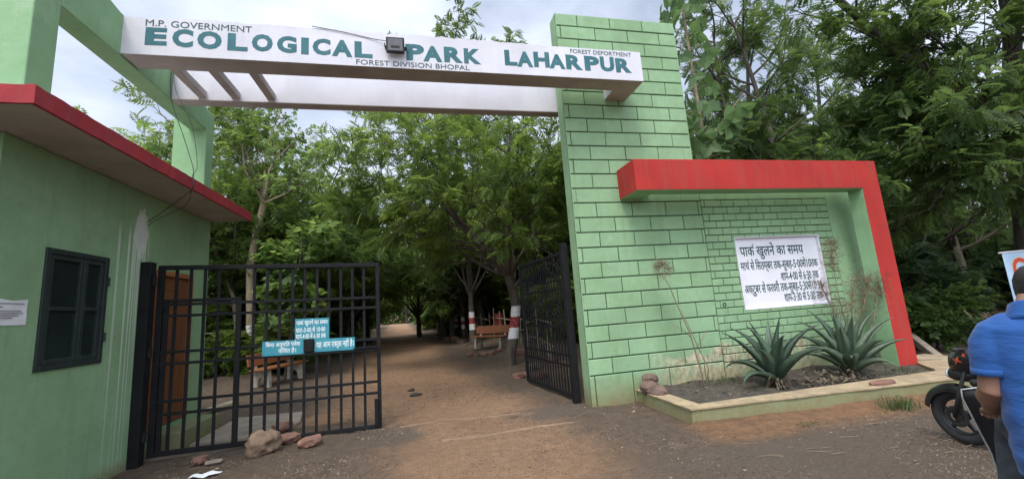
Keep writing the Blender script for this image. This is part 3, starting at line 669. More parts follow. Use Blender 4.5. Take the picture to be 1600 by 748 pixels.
# floodlight
fl = thing('floodlight', 'small grey floodlight fixed to the white beam between two words', 'floodlight', (-.235, BY0, 5.35))
tilt = Matrix.Rotation(rad(14), 4, 'X')
def fm(z=0): return Matrix.Translation((-.235, BY0-.10, 5.36)) @ tilt
b = MB(); b.box(-.125, .125, -.03, .045, -.105, .105, fm()); under(b.build('housing', M['alloy'], bevel=.012, seg=2), fl)
b = MB(); b.box(-.10, .10, -.036, -.031, -.08, .08, fm()); under(b.build('glass', M['flood_glass']), fl)
b = MB(); b.box(-.06, .06, -.0375, -.0365, -.05, -.015, fm()); under(b.build('led_plate', M['dull_black']), fl)
b = MB(); b.box(-.15, -.137, -.02, .105, -.02, .02, fm()); b.box(.137, .15, -.02, .105, -.02, .02, fm()); b.box(-.15, .15, .085, .098, -.02, .02, fm()); under(b.build('bracket', M['dull_black']), fl)
def cable(name, pts, r, label, mat='dull_black'):
    out = []
    P_ = [Vector(p) for p in pts]
    for k in range(len(P_)-1):
        p0, p1, p2, p3 = P_[max(k-1, 0)], P_[k], P_[k+1], P_[min(k+2, len(P_)-1)]
        for q in range(6):
            t = q/6; out.append(.5*((2*p1)+(p2-p0)*t+(2*p0-5*p1+4*p2-p3)*t*t+(3*p1-p0-3*p2+p3)*t**3))
    out.append(P_[-1])
    return tag(MB().tube(out, r, 6).build(name, M[mat], smooth=True), label, 'cable')
cable('power_cable', [(-1.35, BY0-.012, 5.63), (-.95, BY0-.012, 5.575), (-.55, BY0-.012, 5.50), (-.36, BY0-.05, 5.455)], .005, 'thin black cable running down the beam face to the floodlight')
cable('power_cable', [(-3.56, 6.70, 5.50), (-3.52, 6.66, 5.0), (-3.2, 6.4, 4.3), (-2.93, 6.12, 3.75), (-2.885, 6.05, 3.58), (-2.885, 6.05, 3.43), (-3.1, 6.15, 3.30), (-3.42, 6.32, 3.14), (-3.55, 6.36, 3.06)], .005, 'slack black cable hanging from the portal over the red roof edge')
cable('power_cable', [(-3.56, 6.73, 5.50), (-3.42, 6.60, 5.05), (-3.12, 6.42, 4.5), (-2.90, 6.16, 3.8), (-2.872, 6.0, 3.6), (-2.872, 6.0, 3.40), (-3.0, 6.12, 3.22), (-3.38, 6.30, 3.10), (-3.548, 6.38, 3.02)], .0035, 'second thinner cable looping beside the slack one into the whitewashed patch')

# ------------------------------------------------------------------ gates
def gate_post(name, x, y, w, h, mat, label):
    t = thing(name, label, 'gate post', (x, y, 0))
    b = MB().box(-w/2, w/2, -w/2, w/2, -.15, h); b.build('post', mat, t, bevel=.006)
    for z in (.33, 1.35, h-.25):
        b = MB().tube([(w*.62, -.05 if False else 0, z-.06), (w*.62, 0, z+.06)], .028, 10); b.box(w*.3, w*.62, -.018, .018, z-.02, z+.02); b.build('hinge', mat, t)
    return t
gate_post('gate_post', -3.50, 6.36, .13, 2.52, M['black_steel'], 'black square steel gate post against the hut wall')
p2 = gate_post('gate_post', 2.40, 6.72, .11, 2.62, M['black_steel'], 'black steel gate post beside the brick pier'); p2.rotation_euler.z = rad(95)
b = MB().box(2.478, 2.489, 6.30, 6.36, -.1, .6) if False else None
def gate_leaf(label, loc, rot, length, h, bars, sag, wicket, rails, name='steel_gate'):
    t = thing(name, label, 'gate', loc, rot, None)
    def zz(x): return -sag*x/length
    def hb(b, x0, x1, z, s=.02, d=.02, y=0.):
        vs = [];
        for x in (x0, x1):
            for yy, q in ((-d, -s), (d, -s), (d, s), (-d, s)): vs.append((x, y+yy, z+q+zz(x)))
        b.add(vs, [(0, 1, 2, 3), (7, 6, 5, 4)] + [(i, i+4, (i+1) % 4+4, (i+1) % 4) for i in range(4)])
    def vb(b, x, z0, z1, s=.02, d=.02, y=0.): b.box(x-s, x+s, y-d, y+d, z0+zz(x), z1+zz(x))
    b = MB(); vb(b, .03, .05, h, .035, .025); vb(b, length-.028, .05, h, .028, .025); hb(b, .065, length-.056, h-.03, .03, .024); hb(b, .065, length-.056, .085, .03, .024)
    b.build('gate_frame', M['black_steel'], t, bevel=.004)
    for z in rails:
        b = MB(); hb(b, .065, length-.056, z, .018, .009, -.016); b.build('rail', M['black_steel'], t)
    for x in bars:
        b = MB(); vb(b, x, .115, h-.06, .0185, .0075, .006); b.build('bar', M['black_steel'], t)
    if wicket:
        xw, zt = wicket; b = MB(); vb(b, xw, .115, zt, .032, .022, -.004); hb(b, .065, xw-.032, zt-.02, .022, .022, -.004); vb(b, .105, .115, zt-.042, .025, .02, -.004)
        b.build('wicket_frame', M['black_steel'], t, bevel=.003)
    return t
g1 = gate_leaf('black barred steel gate leaf on the hut side, carrying three teal signs', (-3.44, 6.50, .0), math.atan2(.26, 2.82), 2.83, 2.49, [.20, .365, .53, .70] + [.97+.163*k for k in range(1, 12) if .97+.163*k < 2.76], .06, (.95, 2.03), (.56, .72, 1.19, 1.34, 1.81, 1.96))
b = MB().box(1.78, 1.91, -.045, -.012, 1.18, 1.36); o = b.build('latch_plate', M['black_steel'], g1, bevel=.004)
b = MB(); b.tube([(2.775, -.05, .42), (2.775, -.05, .02)], .012, 8); b.box(2.73, 2.77, -.05, -.02, .05, .42); b.build('drop_bolt', M['black_steel'], g1)
MB().tube([(2.45, -.04, 1.17), (2.79, -.04, 1.165), (2.79, -.04, 1.05)], .011, 8).build('latch_bolt', M['black_steel'], g1)
e0 = Vector((2.42, 6.80, 0)); e1 = Vector((2.15, 8.98, 0)); dv = e1-e0
g2 = gate_leaf('black barred steel gate leaf swung open against the brick pier', e0, math.atan2(dv.y, dv.x), dv.length, 2.50, [.115*k for k in range(1, 20) if .115*k < dv.length-.06], .0, None, (.56, .73, 1.20, 1.36, 1.86, 2.02))
for z in (.30, 1.30, 2.25):
    b = MB().tube([(-.035, .0, z-.07), (-.035, 0, z+.07)], .032, 10); b.box(-.04, .03, -.04, .04, z-.025, z+.025); b.build('hinge', M['rust_steel'] if z < 1 else M['black_steel'], g2)

def teal_sign(px4, lines, label, y=6.79):
    (x0, z1), (x1, z0), sl_ = px4; x0 *= .972; x1 *= .972; z0 = 1.6+(z0-1.6)*.972; z1 = 1.6+(z1-1.6)*.972; y = 6.50+(x0+3.44)*.0922-.034
    t = thing('gate_sign', label, 'sign', (x0, y, z0))
    b = MB(); b.prism([(x0, z0), (x1, z0+sl_), (x1, z1+sl_), (x0, z1)], y, y+.006); under(b.build('sign_plate', M['teal_sign'], bevel=.0015), t)
    for body, a0, a1, c0, c1 in lines: under(letter('lettering', deva(body, .012), x0+(x1-x0)*a0, x0+(x1-x0)*a1, z0+(z1-z0)*c0, z0+(z1-z0)*c1, y-.0008, M['sign_white'], None, shear=sl_*(a1-a0), thick=.002), t)
    t.rotation_euler.z = math.atan2(.26, 2.82)
    for x, z in ((x0+.02, z1-.02), (x1-.02, z1-.02+sl_), (x0+.02, z0+.02), (x1-.02, z0+.02+sl_)):
        b = MB(); b.lathe([(.007, 0), (.006, -.004), (0.0005, -.005)], (x, y-.0005, z), 'y', 8); o = b.build('bolt', M['rust_steel']); o.parent = t; o.matrix_parent_inverse = Matrix.Translation(-Vector(t.location))
    return t
teal_sign(((-1.83, 1.655), (-1.365, 1.345), -.012), [('पाक^ खुलने का समय', .04, .96, .64, .97), ('प~ातः-5·00 से 10·00', .03, .88, .36, .64), ('सायं-4·00 से 6·30 तक', .03, .9, .06, .35)], 'upper square teal sign of Hindi opening hours on the gate')
teal_sign(((-2.25, 1.365), (-1.70, 1.16), -.015), [('िबना अनुमित प~वेश', .08, .9, .5, .96), ('विज^त है।', .38, .8, .08, .5)], 'wide teal sign with two lines of Hindi above the bench on the gate')
teal_sign(((-1.565, 1.34), (-1.005, 1.155), -.015), [('यह आम रास्ता नहीं है।', .04, .97, .15, .92)], 'wide teal sign with one line of Hindi near the gate latch edge')

# ------------------------------------------------------------------ trees
def pinnate(pairs, ln, lw, length, droop=.25):
    """one compound leaf along +X: list of quads (diamond leaflets)"""
    q = []
    for k in range(pairs):
        t = (k+.8)/(pairs+.3); x = t*length; z = -droop*length*t*t; s = (.65+.7*math.sin(math.pi*min(1, t*.9+.05)))
        for sg in (-1, 1):
            dx, dy = .5, .86*sg; l = ln*s; w = lw*s; a = Vector((x, 0, z)); tip = a+Vector((dx*l, dy*l, -.22*l)); mid = a+Vector((dx, dy, -.06)).normalized()*l*.45; pr = Vector((-dy, dx, 0))*w*.5
            q.append((a, mid+pr+Vector((0, 0, .008)), tip, mid-pr+Vector((0, 0, .008))))
    x = length; z = -droop*length; q.append((Vector((x*.93, 0, z)), Vector((x+.4*ln, lw*.5, z-.05*ln)), Vector((x+ln*.95, 0, z-.3*ln)), Vector((x+.4*ln, -lw*.5, z-.05*ln))))
    return np.array([[tuple(v) for v in quad] for quad in q])
def broad(n, size, spread=.9):
    """a spray of a few heart-shaped leaves, each of two folded quads"""
    q = []; r = random.Random(3)
    for k in range(n):
        t = (k+.6)/n; base = Vector((t*spread*size*2.2, 0, -.05*t)); a = (1 if k % 2 else -1)*r.uniform(.5, 1.2); d = Vector((math.cos(a), math.sin(a), -r.uniform(.25, .9))).normalized()
        s = d.cross(Vector((0, 0, 1))).normalized(); s = (s+Vector((0, 0, r.uniform(-.5, .5)))).normalized(); up = s.cross(d); l = size*r.uniform(.75, 1.15); w = l*.43
        for sg in (-1, 1): q.append((base, base+d*l*.32+s*w*sg+up*l*.06, base+d*l*.72+s*w*.72*sg+up*l*.02, base+d*l*1.08-up*l*.07))
    return np.array([[tuple(v) for v in quad] for quad in q])
class Tree:
    def __init__(s, seed): s.r = random.Random(seed); s.np = np.random.default_rng(seed); s.br = MB(); s.anch = []
    def path(s, p, d, ln, n, wob, up):
        pts = [Vector(p)]; d = Vector(d).normalized()
        for k in range(n):
            d = (d + Vector((s.r.uniform(-1, 1), s.r.uniform(-1, 1), s.r.uniform(-1, 1)))*wob + Vector((0, 0, up))).normalized(); pts.append(pts[-1]+d*(ln/n))
        return pts
    def limb(s, pts, r0, r1, sides): s.br.tube(pts, [r0+(r1-r0)*(k/(len(pts)-1)) for k in range(len(pts))], sides, cap=False)
    def sub(s, pts, t):
        x = t*(len(pts)-1); i = min(int(x), len(pts)-2); return pts[i].lerp(pts[i+1], x-i), (pts[i+1]-pts[i]).normalized()
    def side(s, d, ang):
        a = d.orthogonal().normalized(); b = d.cross(a); ph = s.r.uniform(0, 6.283); k = a*math.cos(ph)+b*math.sin(ph); return (d*math.cos(ang)+k*math.sin(ang)).normalized()
    def branch(s, pts, r, nsub, sublen, ntw, twlen, flat=0., leaves=7, t0=.3, subup=.06, tw_t0=.2):
        for k in range(nsub):
            t = t0+(1-t0)*(k+s.r.random())/nsub; p, d = s.sub(pts, min(t, .98)); dd = s.side(d, s.r.uniform(.5, 1.15)); dd.z = dd.z*(1-flat)+.12
            sp_ = s.path(p, dd, sublen*s.r.uniform(.6, 1.2)*(1.15-.4*t), 5, .16, subup); rr = r*(1-.6*t)*.55; s.limb(sp_, rr, rr*.3, 5); tint = s.r.gauss(.42, .17)
            for q in range(ntw):
                tt = tw_t0+(1-tw_t0)*(q+s.r.random())/ntw; p2, d2 = s.sub(sp_, min(tt, .99)); d3 = s.side(d2, s.r.uniform(.3, 1.0)); d3.z = d3.z*(1-flat*.7)
                tp = s.path(p2, d3, twlen*s.r.uniform(.6, 1.2), 3, .16, -.02); s.limb(tp, rr*.28+.002, .002, 3)
                for w in range(leaves):
                    p4, d4 = s.sub(tp, min(.99, .15+.85*(w+s.r.random())/leaves)); s.anch.append((p4, s.side(d4, s.r.uniform(.3, 1.2)), tint))
    def crown(s, tmpl, scale=(.75, 1.25), droop=.2, tint_j=.16, upn=1.1):
        n = len(s.anch); Pp = np.array([a[0][:] for a in s.anch]); D = np.array([a[1][:] for a in s.anch]); tn = np.array([a[2] for a in s.anch])
        D[:, 2] -= droop; D /= np.linalg.norm(D, axis=1, keepdims=True)
        U = s.np.normal(0, .45, (n, 3)); U[:, 2] += upn; Y = np.cross(U, D); Y /= np.linalg.norm(Y, axis=1, keepdims=True)+1e-9; Z = np.cross(D, Y)
        B = np.stack([D, Y, Z], 1)*s.np.uniform(scale[0], scale[1], (n, 1, 1))
        T = tmpl.reshape(-1, 3); V = np.einsum('kj,njc->nkc', T, B)+Pp[:, None, :]
        nq = len(tmpl); F = np.arange(n*nq*4).reshape(-1, 4); ti = np.repeat(np.clip(tn+s.np.normal(0, tint_j, n), 0, 1), nq*4)
        return V.reshape(-1, 3), F, ti
NEEM = pinnate(5, .115, .036, .30); FEATHER = pinnate(7, .075, .030, .30, .15); SIRIS = pinnate(6, .085, .040, .28, .3); ROUND = broad(4, .13); COARSE = pinnate(4, .17, .06, .36)
TEAK = broad(3, .33, .45)

def finish(name, t, tmpl, trunk_m, leaf_m, **kw):
    v, f, ti = t.crown(tmpl, **kw); root = thing(name, None, None)
    t.br.build('trunk', trunk_m, root, smooth=True); link('crown', np_mesh('crown', v, f, ti), leaf_m, root); return root
def spreading(seed, fork=1.9, r=.16, limbs=6, ll=5.0, elev=(.55, 1.05), nsub=8, sl_=2.3, ntw=8, tl=.85, tmpl=NEEM, bark='trunk', leaf='leaf', lean=(.1, 0), flat=.45, leaves=7, leader=True, name='forest_tree', up=.07, **kw):
    t = Tree(seed); tp = t.path((0, 0, -.15), (lean[0], lean[1], 1), fork+.15, 6, .06, .03); t.limb(tp, r*1.15, r*.8, 10)
    a0 = t.r.uniform(0, 6.28)
    for k in range(limbs):
        a = a0+6.283*k/limbs+t.r.uniform(-.35, .35); e = t.r.uniform(*elev)
        p = tp[-1] if k % 2 else tp[-2].lerp(tp[-1], t.r.random()); d = Vector((math.cos(a)*math.cos(e), math.sin(a)*math.cos(e), math.sin(e)))
        lp = t.path(p, d, ll*t.r.uniform(.75, 1.1), 8, .13, up); rr = r*t.r.uniform(.42, .6); t.limb(lp, rr, rr*.2, 7); t.branch(lp, rr, nsub, sl_, ntw, tl, flat, leaves)
    if leader:
        lp = t.path(tp[-1], (t.r.uniform(-.2, .2), t.r.uniform(-.2, .2), 1), ll*.9, 8, .1, .03); t.limb(lp, r*.7, r*.15, 7); t.branch(lp, r*.6, nsub, sl_*.9, ntw, tl, flat, leaves)
    return finish(name, t, tmpl, M[bark], M[leaf], **kw)
def upright(seed, h=9, r=.12, nsub=16, sl_=2.2, ntw=8, tl=.8, tmpl=FEATHER, bark='trunk', leaf='leaf_b', t0=.22, leaves=7, lean=.06, name='forest_tree', flat=.3, **kw):
    t = Tree(seed); tp = t.path((0, 0, -.15), (t.r.uniform(-lean, lean), t.r.uniform(-lean, lean), 1), h, 10, .06, .03); t.limb(tp, r*1.15, r*.2, 9)
    t.branch(tp, r, nsub, sl_, ntw, tl, flat, leaves, t0); return finish(name, t, tmpl, M[bark], M[leaf], **kw)
def bush(seed, h=1.8, stems=9, tmpl=ROUND, leaf='leaf_c', nsub=5, ntw=5, leaves=6, name='understorey_shrub', tl=.45, **kw):
    t = Tree(seed)
    for k in range(stems):
        a = t.r.uniform(0, 6.28); e = t.r.uniform(.6, 1.4); lp = t.path((t.r.uniform(-.25, .25), t.r.uniform(-.25, .25), -.05), (math.cos(a)*math.cos(e), math.sin(a)*math.cos(e), math.sin(e)), h*t.r.uniform(.6, 1.1), 5, .15, .0)
        t.limb(lp, .02, .005, 5); t.branch(lp, .015, nsub, h*.35, ntw, tl, .2, leaves, .15)
    return finish(name, t, tmpl, M['trunk'], M[leaf], **kw)

def place(root, x, y, rot, s=1., z=None, label=None, cat='tree', group=None):
    root.location = (x, y, gz(x, y) if z is None else z); root.rotation_euler = (0, 0, rot); root.scale = (s, s, s)
    for k in ('label', 'category', 'group'):
        if k in root: del root[k]
    tag(root, label, cat, group); return root

protoA = spreading(11, tmpl=NEEM, bark='trunk_painted', name='painted_trunk_tree', fork=2.3, limbs=5, ll=4.6, leaves=5)
protoB = spreading(12, tmpl=SIRIS, bark='trunk_painted', leaf='leaf', name='painted_trunk_tree', fork=2.6, limbs=6, ll=4.4, elev=(.7, 1.2), leaves=5)
protoC = spreading(13, tmpl=NEEM, fork=1.6, limbs=6, ll=5.2, nsub=8, elev=(.4, 1.2), leaves=5)
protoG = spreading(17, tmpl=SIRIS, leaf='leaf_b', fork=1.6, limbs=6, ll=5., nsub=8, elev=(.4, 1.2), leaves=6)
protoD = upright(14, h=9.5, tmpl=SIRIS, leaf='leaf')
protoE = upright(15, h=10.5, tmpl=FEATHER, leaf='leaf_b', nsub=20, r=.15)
protoF = spreading(16, tmpl=COARSE, leaf='leaf_c', fork=1.4, limbs=6, ll=4.2, nsub=7, ntw=7, leaves=6, elev=(.5, 1.2))
shade_toned_shrub = bush(24, 2.0, 11, tmpl=SIRIS, leaf='leaf_shade', tl=.45)  # shrub whose understorey shade is put into its leaf colour
shrubs = [bush(21), bush(22, 2.2, 11, tmpl=COARSE, leaf='leaf', tl=.5), bush(23, 1.5, 10, tmpl=SIRIS, leaf='leaf', tl=.4)]

# the trees one can tell apart
first_used = {}
def use(proto, *a, **k):
    if proto.name not in first_used: first_used[proto.name] = 1; return place(proto, *a, **k)
    return place(copy_tree(proto), *a, **k)

# near tree by the open gate: low fork into many dark limbs
t = Tree(31); q = [Vector((0, 0, -.15)), Vector((.02, 0, .3)), Vector((.14, .02, .7)), Vector((.24, .05, 1.2)), Vector((.30, .05, 1.65)), Vector((.22, .02, 2.1)), Vector((.12, 0, 2.5))]
t.limb(q, .17, .12, 12)
for a, e, ln, k in ((2.9, .75, 5.0, 6), (2.2, .9, 5.4, 6), (3.7, .8, 5.0, 6), (1.1, .75, 4.6, 5), (.2, .8, 4.6, 6), (-.8, .7, 4.5, 5), (3.1, 1.2, 6.2, 6), (4.6, .7, 4.6, 6), (1.6, 1.25, 6.0, 6), (.6, 1.15, 5.4, 6), (3.9, .5, 3.8, 6), (2.7, .45, 4.2, 6), (4.6, .6, 3.4, 6), (5.3, .55, 3.6, 6), (3.4, .8, 5.6, 6)):
    lp = t.path(q[k], (math.cos(a)*math.cos(e), math.sin(a)*math.cos(e), math.sin(e)), ln, 9, .14, .05); t.limb(lp, .062, .010, 8); t.branch(lp, .06, 9, 2.1, 7, .85, .5, 6, .22)
gate_tree = finish('painted_trunk_tree', t, NEEM, M['trunk_painted'], M['leaf'])
place(gate_tree, 2.37, 11.86, 0, 1., label='crooked tree with a banded trunk, nearest to the open gate leaf')

# pale forked tree behind the barred gate
t = Tree(32); B0 = Vector((-5.3, 14.8, 0)); q = [Vector((0, 0, -.15)), Vector((.05, 0, 1.2)), at_y(391, 413, 14.8)-B0, at_y(402, 360, 14.8)-B0, at_y(412, 318, 14.8)-B0]
t.limb(q, .13, .10, 10); f0 = q[-1]
for px, py, y, r in ((378, 225, 14.3, .05), (455, 225, 14.2, .06), (440, 170, 15, .05), (470, 290, 13.6, .045), (352, 180, 15.2, .04), (410, 205, 15.4, .05), (500, 240, 14.9, .04)):
    e = at_y(px, py, y)-B0; md = f0.lerp(e, .5)+Vector((t.r.uniform(-.25, .25), t.r.uniform(-.2, .2), .12)); lp = [f0, f0.lerp(md, .55), md, md.lerp(e, .5)+Vector((0, 0, .05)), e]; t.limb(lp, r, .012, 7); t.branch(lp, r*.6, 7, 1.1, 5, .5, .2, 4, .45)
pale = finish('painted_trunk_tree', t, ROUND, M['trunk_pale_painted'], M['leaf_c'], scale=(.6, 1.0)); place(pale, B0.x, B0.y, 0, 1, 0, 'slender pale tree with forked bare limbs and banded trunk behind the barred gate')
t = Tree(33); e = [Vector((0, 0, -.1)), Vector((-.1, 0, 1.3)), Vector((-.3, .1, 2.6)), Vector((-.75, .1, 3.8)), Vector((-1.3, .1, 5.2)), Vector((-1.6, .1, 6.2))]
t.limb(e, .09, .03, 8); t.branch(e, .06, 11, 1.3, 6, .55, .2, 5, .45)
tw = finish('painted_trunk_tree', t, ROUND, M['trunk_pale_painted'], M['leaf_c'], scale=(.6, 1.1)); place(tw, -5.75, 15.4, 0, 1, 0, 'thin pale stem leaning away beside the forked pale tree')
# broad-leaved young tree in front of the dark wood, seen above the gate
t = Tree(34); e = t.path((0, 0, -.1), (.05, 0, 1), 4.2, 7, .05, .02); t.limb(e, .05, .012, 7); t.branch(e, .04, 16, 1.0, 6, .5, .1, 5, .25)
bl = finish('broadleaf_tree', t, broad(3, .20, .6), M['trunk'], M['leaf_c']); p = at_y(450, 330, 13.2); place(bl, p.x, 13.2, 0, 1, 0, 'young tree with large pale round leaves above the barred gate')

# teak sapling beside the pier
t = Tree(35); B0 = Vector((6.55, 8.0, 0)); e = [Vector((0, 0, -.1)), Vector((.02, 0, 2.)), Vector((0, 0, 4.)), Vector((-.03, 0, 6.)), Vector((-.05, 0, 8.)), Vector((-.1, 0, 9.2))]
t.limb(e, .06, .02, 8)
for k in range(46):
    tt = .40+.60*k/46; p, d = t.sub(e, tt); a = 2.4*k; dd = Vector((math.cos(a), math.sin(a), .35)); st = [p, p+dd*.12, p+dd*.25+Vector((0, 0, -.02))]; t.limb(st, .012, .006, 4); t.anch.append((st[-1], dd, .45+.25*t.r.random()))
for side in (.6, 3.4, 5.):
    p, d = t.sub(e, .5); lp = t.path(p, (math.cos(side), math.sin(side), .6), 1.3, 4, .1, .05); t.limb(lp, .03, .01, 6)
    for k in range(7): t.anch.append((t.sub(lp, .3+.69*k/7)[0], Vector((math.cos(k*2.4), math.sin(k*2.4), .1)), .4+.3*t.r.random()))
tk = finish('teak_sapling', t, TEAK, M['pale_bark'], M['leaf_teak'], droop=1.5, scale=(.7, 1.15), upn=.7); place(tk, B0.x, B0.y, 0, 1, 0, 'tall sapling with very large drooping leaves beside the brick pier')

# big dark tree over the far end of the wall, limb reaching back over it
BR = at_d(1592, 330, 9.5); B0 = Vector((BR.x, BR.y, 0)); t = Tree(36)
q = [Vector((0, 0, -.2)), Vector((0, 0, 2)), at_d(1598, 290, 9.5)-B0, at_d(1588, 190, 9.5)-B0, at_d(1582, 120, 9.5)-B0, at_d(1581, 0, 9.6)-B0, at_d(1570, -220, 9.8)-B0]
t.limb(q, .24, .12, 12); b0 = at_d(1592, 215, 9.5)-B0
l1 = [b0, at_d(1548, 172, 9.4)-B0, at_d(1505, 145, 9.3)-B0, at_d(1455, 112, 9.2)-B0, at_d(1400, 82, 9.1)-B0, at_d(1355, 42, 9.)-B0, at_d(1310, 0, 9.)-B0, at_d(1240, -70, 9.)-B0]
t.limb(l1, .13, .06, 10); t.branch(l1, .09, 11, 2.4, 8, .9, .4, 7, .1)
t.branch(q[3:], .1, 13, 3.0, 8, .9, .4, 7, .0)
for px, py, dd in ((1400, 260, 9.0), (1450, 330, 8.6), (1380, 190, 9.6), (1520, 320, 8.4), (1560, 260, 8.2), (1500, 60, 9.), (1640, 200, 8.6), (1420, 30, 8.6), (1660, 60, 8.8), (1480, 230, 8.3), (1560, -60, 8.6)):
    e = at_d(px, py, dd)-B0; md = b0.lerp(e, .5)+Vector((0, 0, .45)); lp = [b0, b0.lerp(md, .5)+Vector((0, 0, .15)), md, md.lerp(e, .5)+Vector((0, 0, .06)), e]; t.limb(lp, .06, .015, 7); t.branch(lp, .05, 8, 1.7, 7, .8, .55, 6, .35)
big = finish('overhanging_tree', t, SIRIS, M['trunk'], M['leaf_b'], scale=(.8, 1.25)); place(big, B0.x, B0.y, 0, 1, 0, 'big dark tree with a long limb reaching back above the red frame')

# feathery trees behind the wall
for k, (px, Y, s, rot, lab) in enumerate(((1165, 11.5, 1.08, .5, 'feathery open-crowned tree with sky showing through, directly behind the brick pier and sapling'),
                                     (1260, 10.8, 1.1, 2.2, 'feathery dark green tree rising behind the middle of the red beam'),
                                     (1400, 12.0, 1.0, 4.1, 'feathery tree filling the gap under the long overhanging limb'))):
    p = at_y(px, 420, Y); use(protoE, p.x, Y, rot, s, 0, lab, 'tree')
for k, (px, Y, s, rot, lab) in enumerate(((1215, 14.5, 1.35, .5, 'tall tree standing further back behind the feathery pair'),
                                     (1500, 11.5, 1.0, 1.2, 'bushy tree in deep shade behind the red post'),
                                     (1120, 13.5, 1.15, 3.2, 'tree further back between the pier edge and the feathery crowns'), (1440, 17, 1.1, 2., 'leafy tree in the dark behind the overhanging crown'), (1590, 13, 1.1, 2.9, 'dense tree behind the pale blue banner'), (1190, 14., 1.2, 5.2, 'dense tree right behind the sapling and brick pier'), (1235, 12.8, 1.1, .2, 'dense tree between the two feathery crowns above the red beam'), (1300, 13.6, 1.25, 1.1, 'dense tree behind the right half of the red beam'), (1350, 12.4, 1.1, 3.7, 'dense tree above the red corner'), (1310, 17.5, 1.4, 4.7, 'tallest tree at the back above the red beam'), (1450, 14.5, .9, 1.9, 'dense low tree closing the gap under the overhanging crown'), (1520, 15.5, 1., 4.4, 'dense low tree at the back between the red post and the banner'))):
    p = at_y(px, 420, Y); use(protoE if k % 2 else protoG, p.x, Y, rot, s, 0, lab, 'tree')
# tree over the hut roof and the one peeping above the sign beam
p = at_y(120, 330, 11.0); use(protoF, p.x-2.1, 11.0, 1., 1.0, 0, 'leafy tree showing just above the red roof edge of the hut', 'tree')
t = Tree(37); 
for px, py, y in ((250, 200, 9.2), (262, 225, 9.0), (240, 240, 9.3), (285, 215, 9.2), (268, 262, 9.0)):
    e = at_y(px, py, y)-Vector((-5.2, 9.6, 0)); s0 = Vector((0, 0, 3.2)); lp = [s0, s0.lerp(e, .5)+Vector((0, 0, .25)), e]; t.limb(lp, .012, .004, 4); t.branch(lp, .008, 4, .35, 2, .18, .1, 2, .6)
t.limb([Vector((0, 0, -.1)), Vector((.03, 0, 1.5)), Vector((0, 0, 3.2))], .03, .015, 6)
sp_ = finish('slender_climber', t, broad(3, .12, .5), M['trunk'], M['leaf_c']); place(sp_, -5.2, 9.6, 0, 1, 0, 'few sparse leafy shoots hanging against the sky under the green portal', 'plant')

# painted trees along the path
placed_first = []
for k, (px, py, Y, lab) in enumerate(((692, 520, 27., 'slim tree with a red and white banded trunk beside the bamboo rails'),
                                      (738, 530, 19.5, 'banded tree behind the terracotta bench'),
                                      (452, 530, 24., 'banded double trunk seen through the bars above the square teal sign'),
                                      (545, 520, 33., 'banded tree seen through the bars nearest the latch edge of the gate'))):
    p = at_z(px, py) if False else at_y(px, 505, Y); use(protoB if k % 2 else protoA, p.x, Y, 1.3*k+.4, (.95, .9, 1., .95)[k], None, lab, 'tree')
for Y, x, s_, pr_, lab in ((17.5, -6.6, 1.25, protoC, 'broad tree leaning over the path edge just behind the far end of the barred gate'), (21., 7.5, 1.3, protoC, 'broad tree standing behind the drum and bamboo rails'), (26.5, -6.2, 1.3, protoB, 'tall banded tree on the hut side where the path narrows'),
                           (31., 6.4, 1.3, protoC, 'broad tree arching over the path beyond the bamboo rails'), (36., -8.5, 1.4, protoC, 'tall tree arching over the path from the hut side'), (23, -8.6, 1.35, protoD, 'tall bushy tree standing behind the pale forked tree'), (19, -7.0, 1.2, protoF, 'leafy tree right behind the two pale stems')):
    use(pr_, x, Y, R.uniform(0, 6.28), s_, None, lab, 'tree'); placed_first.append((x, Y))
for px, Y, s_, pr_, lab in ((755, 24., 1.85, protoD, 'tall tree whose top shows above the sign beam'), (690, 26., 1.95, protoD, 'tall tree showing above the sign beam just past the floodlight'), (800, 23., 1.7, protoD, 'tall tree showing above the sign beam nearest the brick pier'), (510, 20.5, 1.0, protoC, 'spreading tree with low hanging leaves over the hut-side edge of the path'), (470, 18.5, .95, protoF, 'low leafy tree with coarse leaves above the bench behind the barred gate'), (545, 23., 1.05, protoF, 'low leafy tree with coarse leaves near the latch end of the barred gate'),
                            (415, 17.2, .85, protoF, 'low leafy tree beside the pale forked trunk'), (575, 29., 1.15, protoF, 'low leafy tree at the hut-side edge of the path further in'), (655, 31., 1.1, protoF, 'low leafy tree on the pier-side edge of the path further in'), (705, 24., .95, protoF, 'low leafy tree behind the bamboo rails'), (345, 16.5, .9, protoC, 'leafy tree filling the gap between the hut and the pale forked tree')):
    p = at_y(px, 500, Y); use(pr_, p.x, Y, R.uniform(0, 6.28), s_, None, lab, 'tree'); placed_first.append((p.x, Y))
k = 0
for Y in (23, 28, 33, 38, 43, 47, 52, 57, 63, 70):
    for sd in (-1, 1):
        x = path_x(Y)+sd*(3.1+R.uniform(0, .6)); use(protoB if k % 2 else protoA, x, Y+R.uniform(-1.5, 1.5), R.uniform(0, 6.28), R.uniform(.6, .75), None, 'small far tree with banded trunk in the row down the path', 'tree', 'far banded trees lining the path'); k += 1

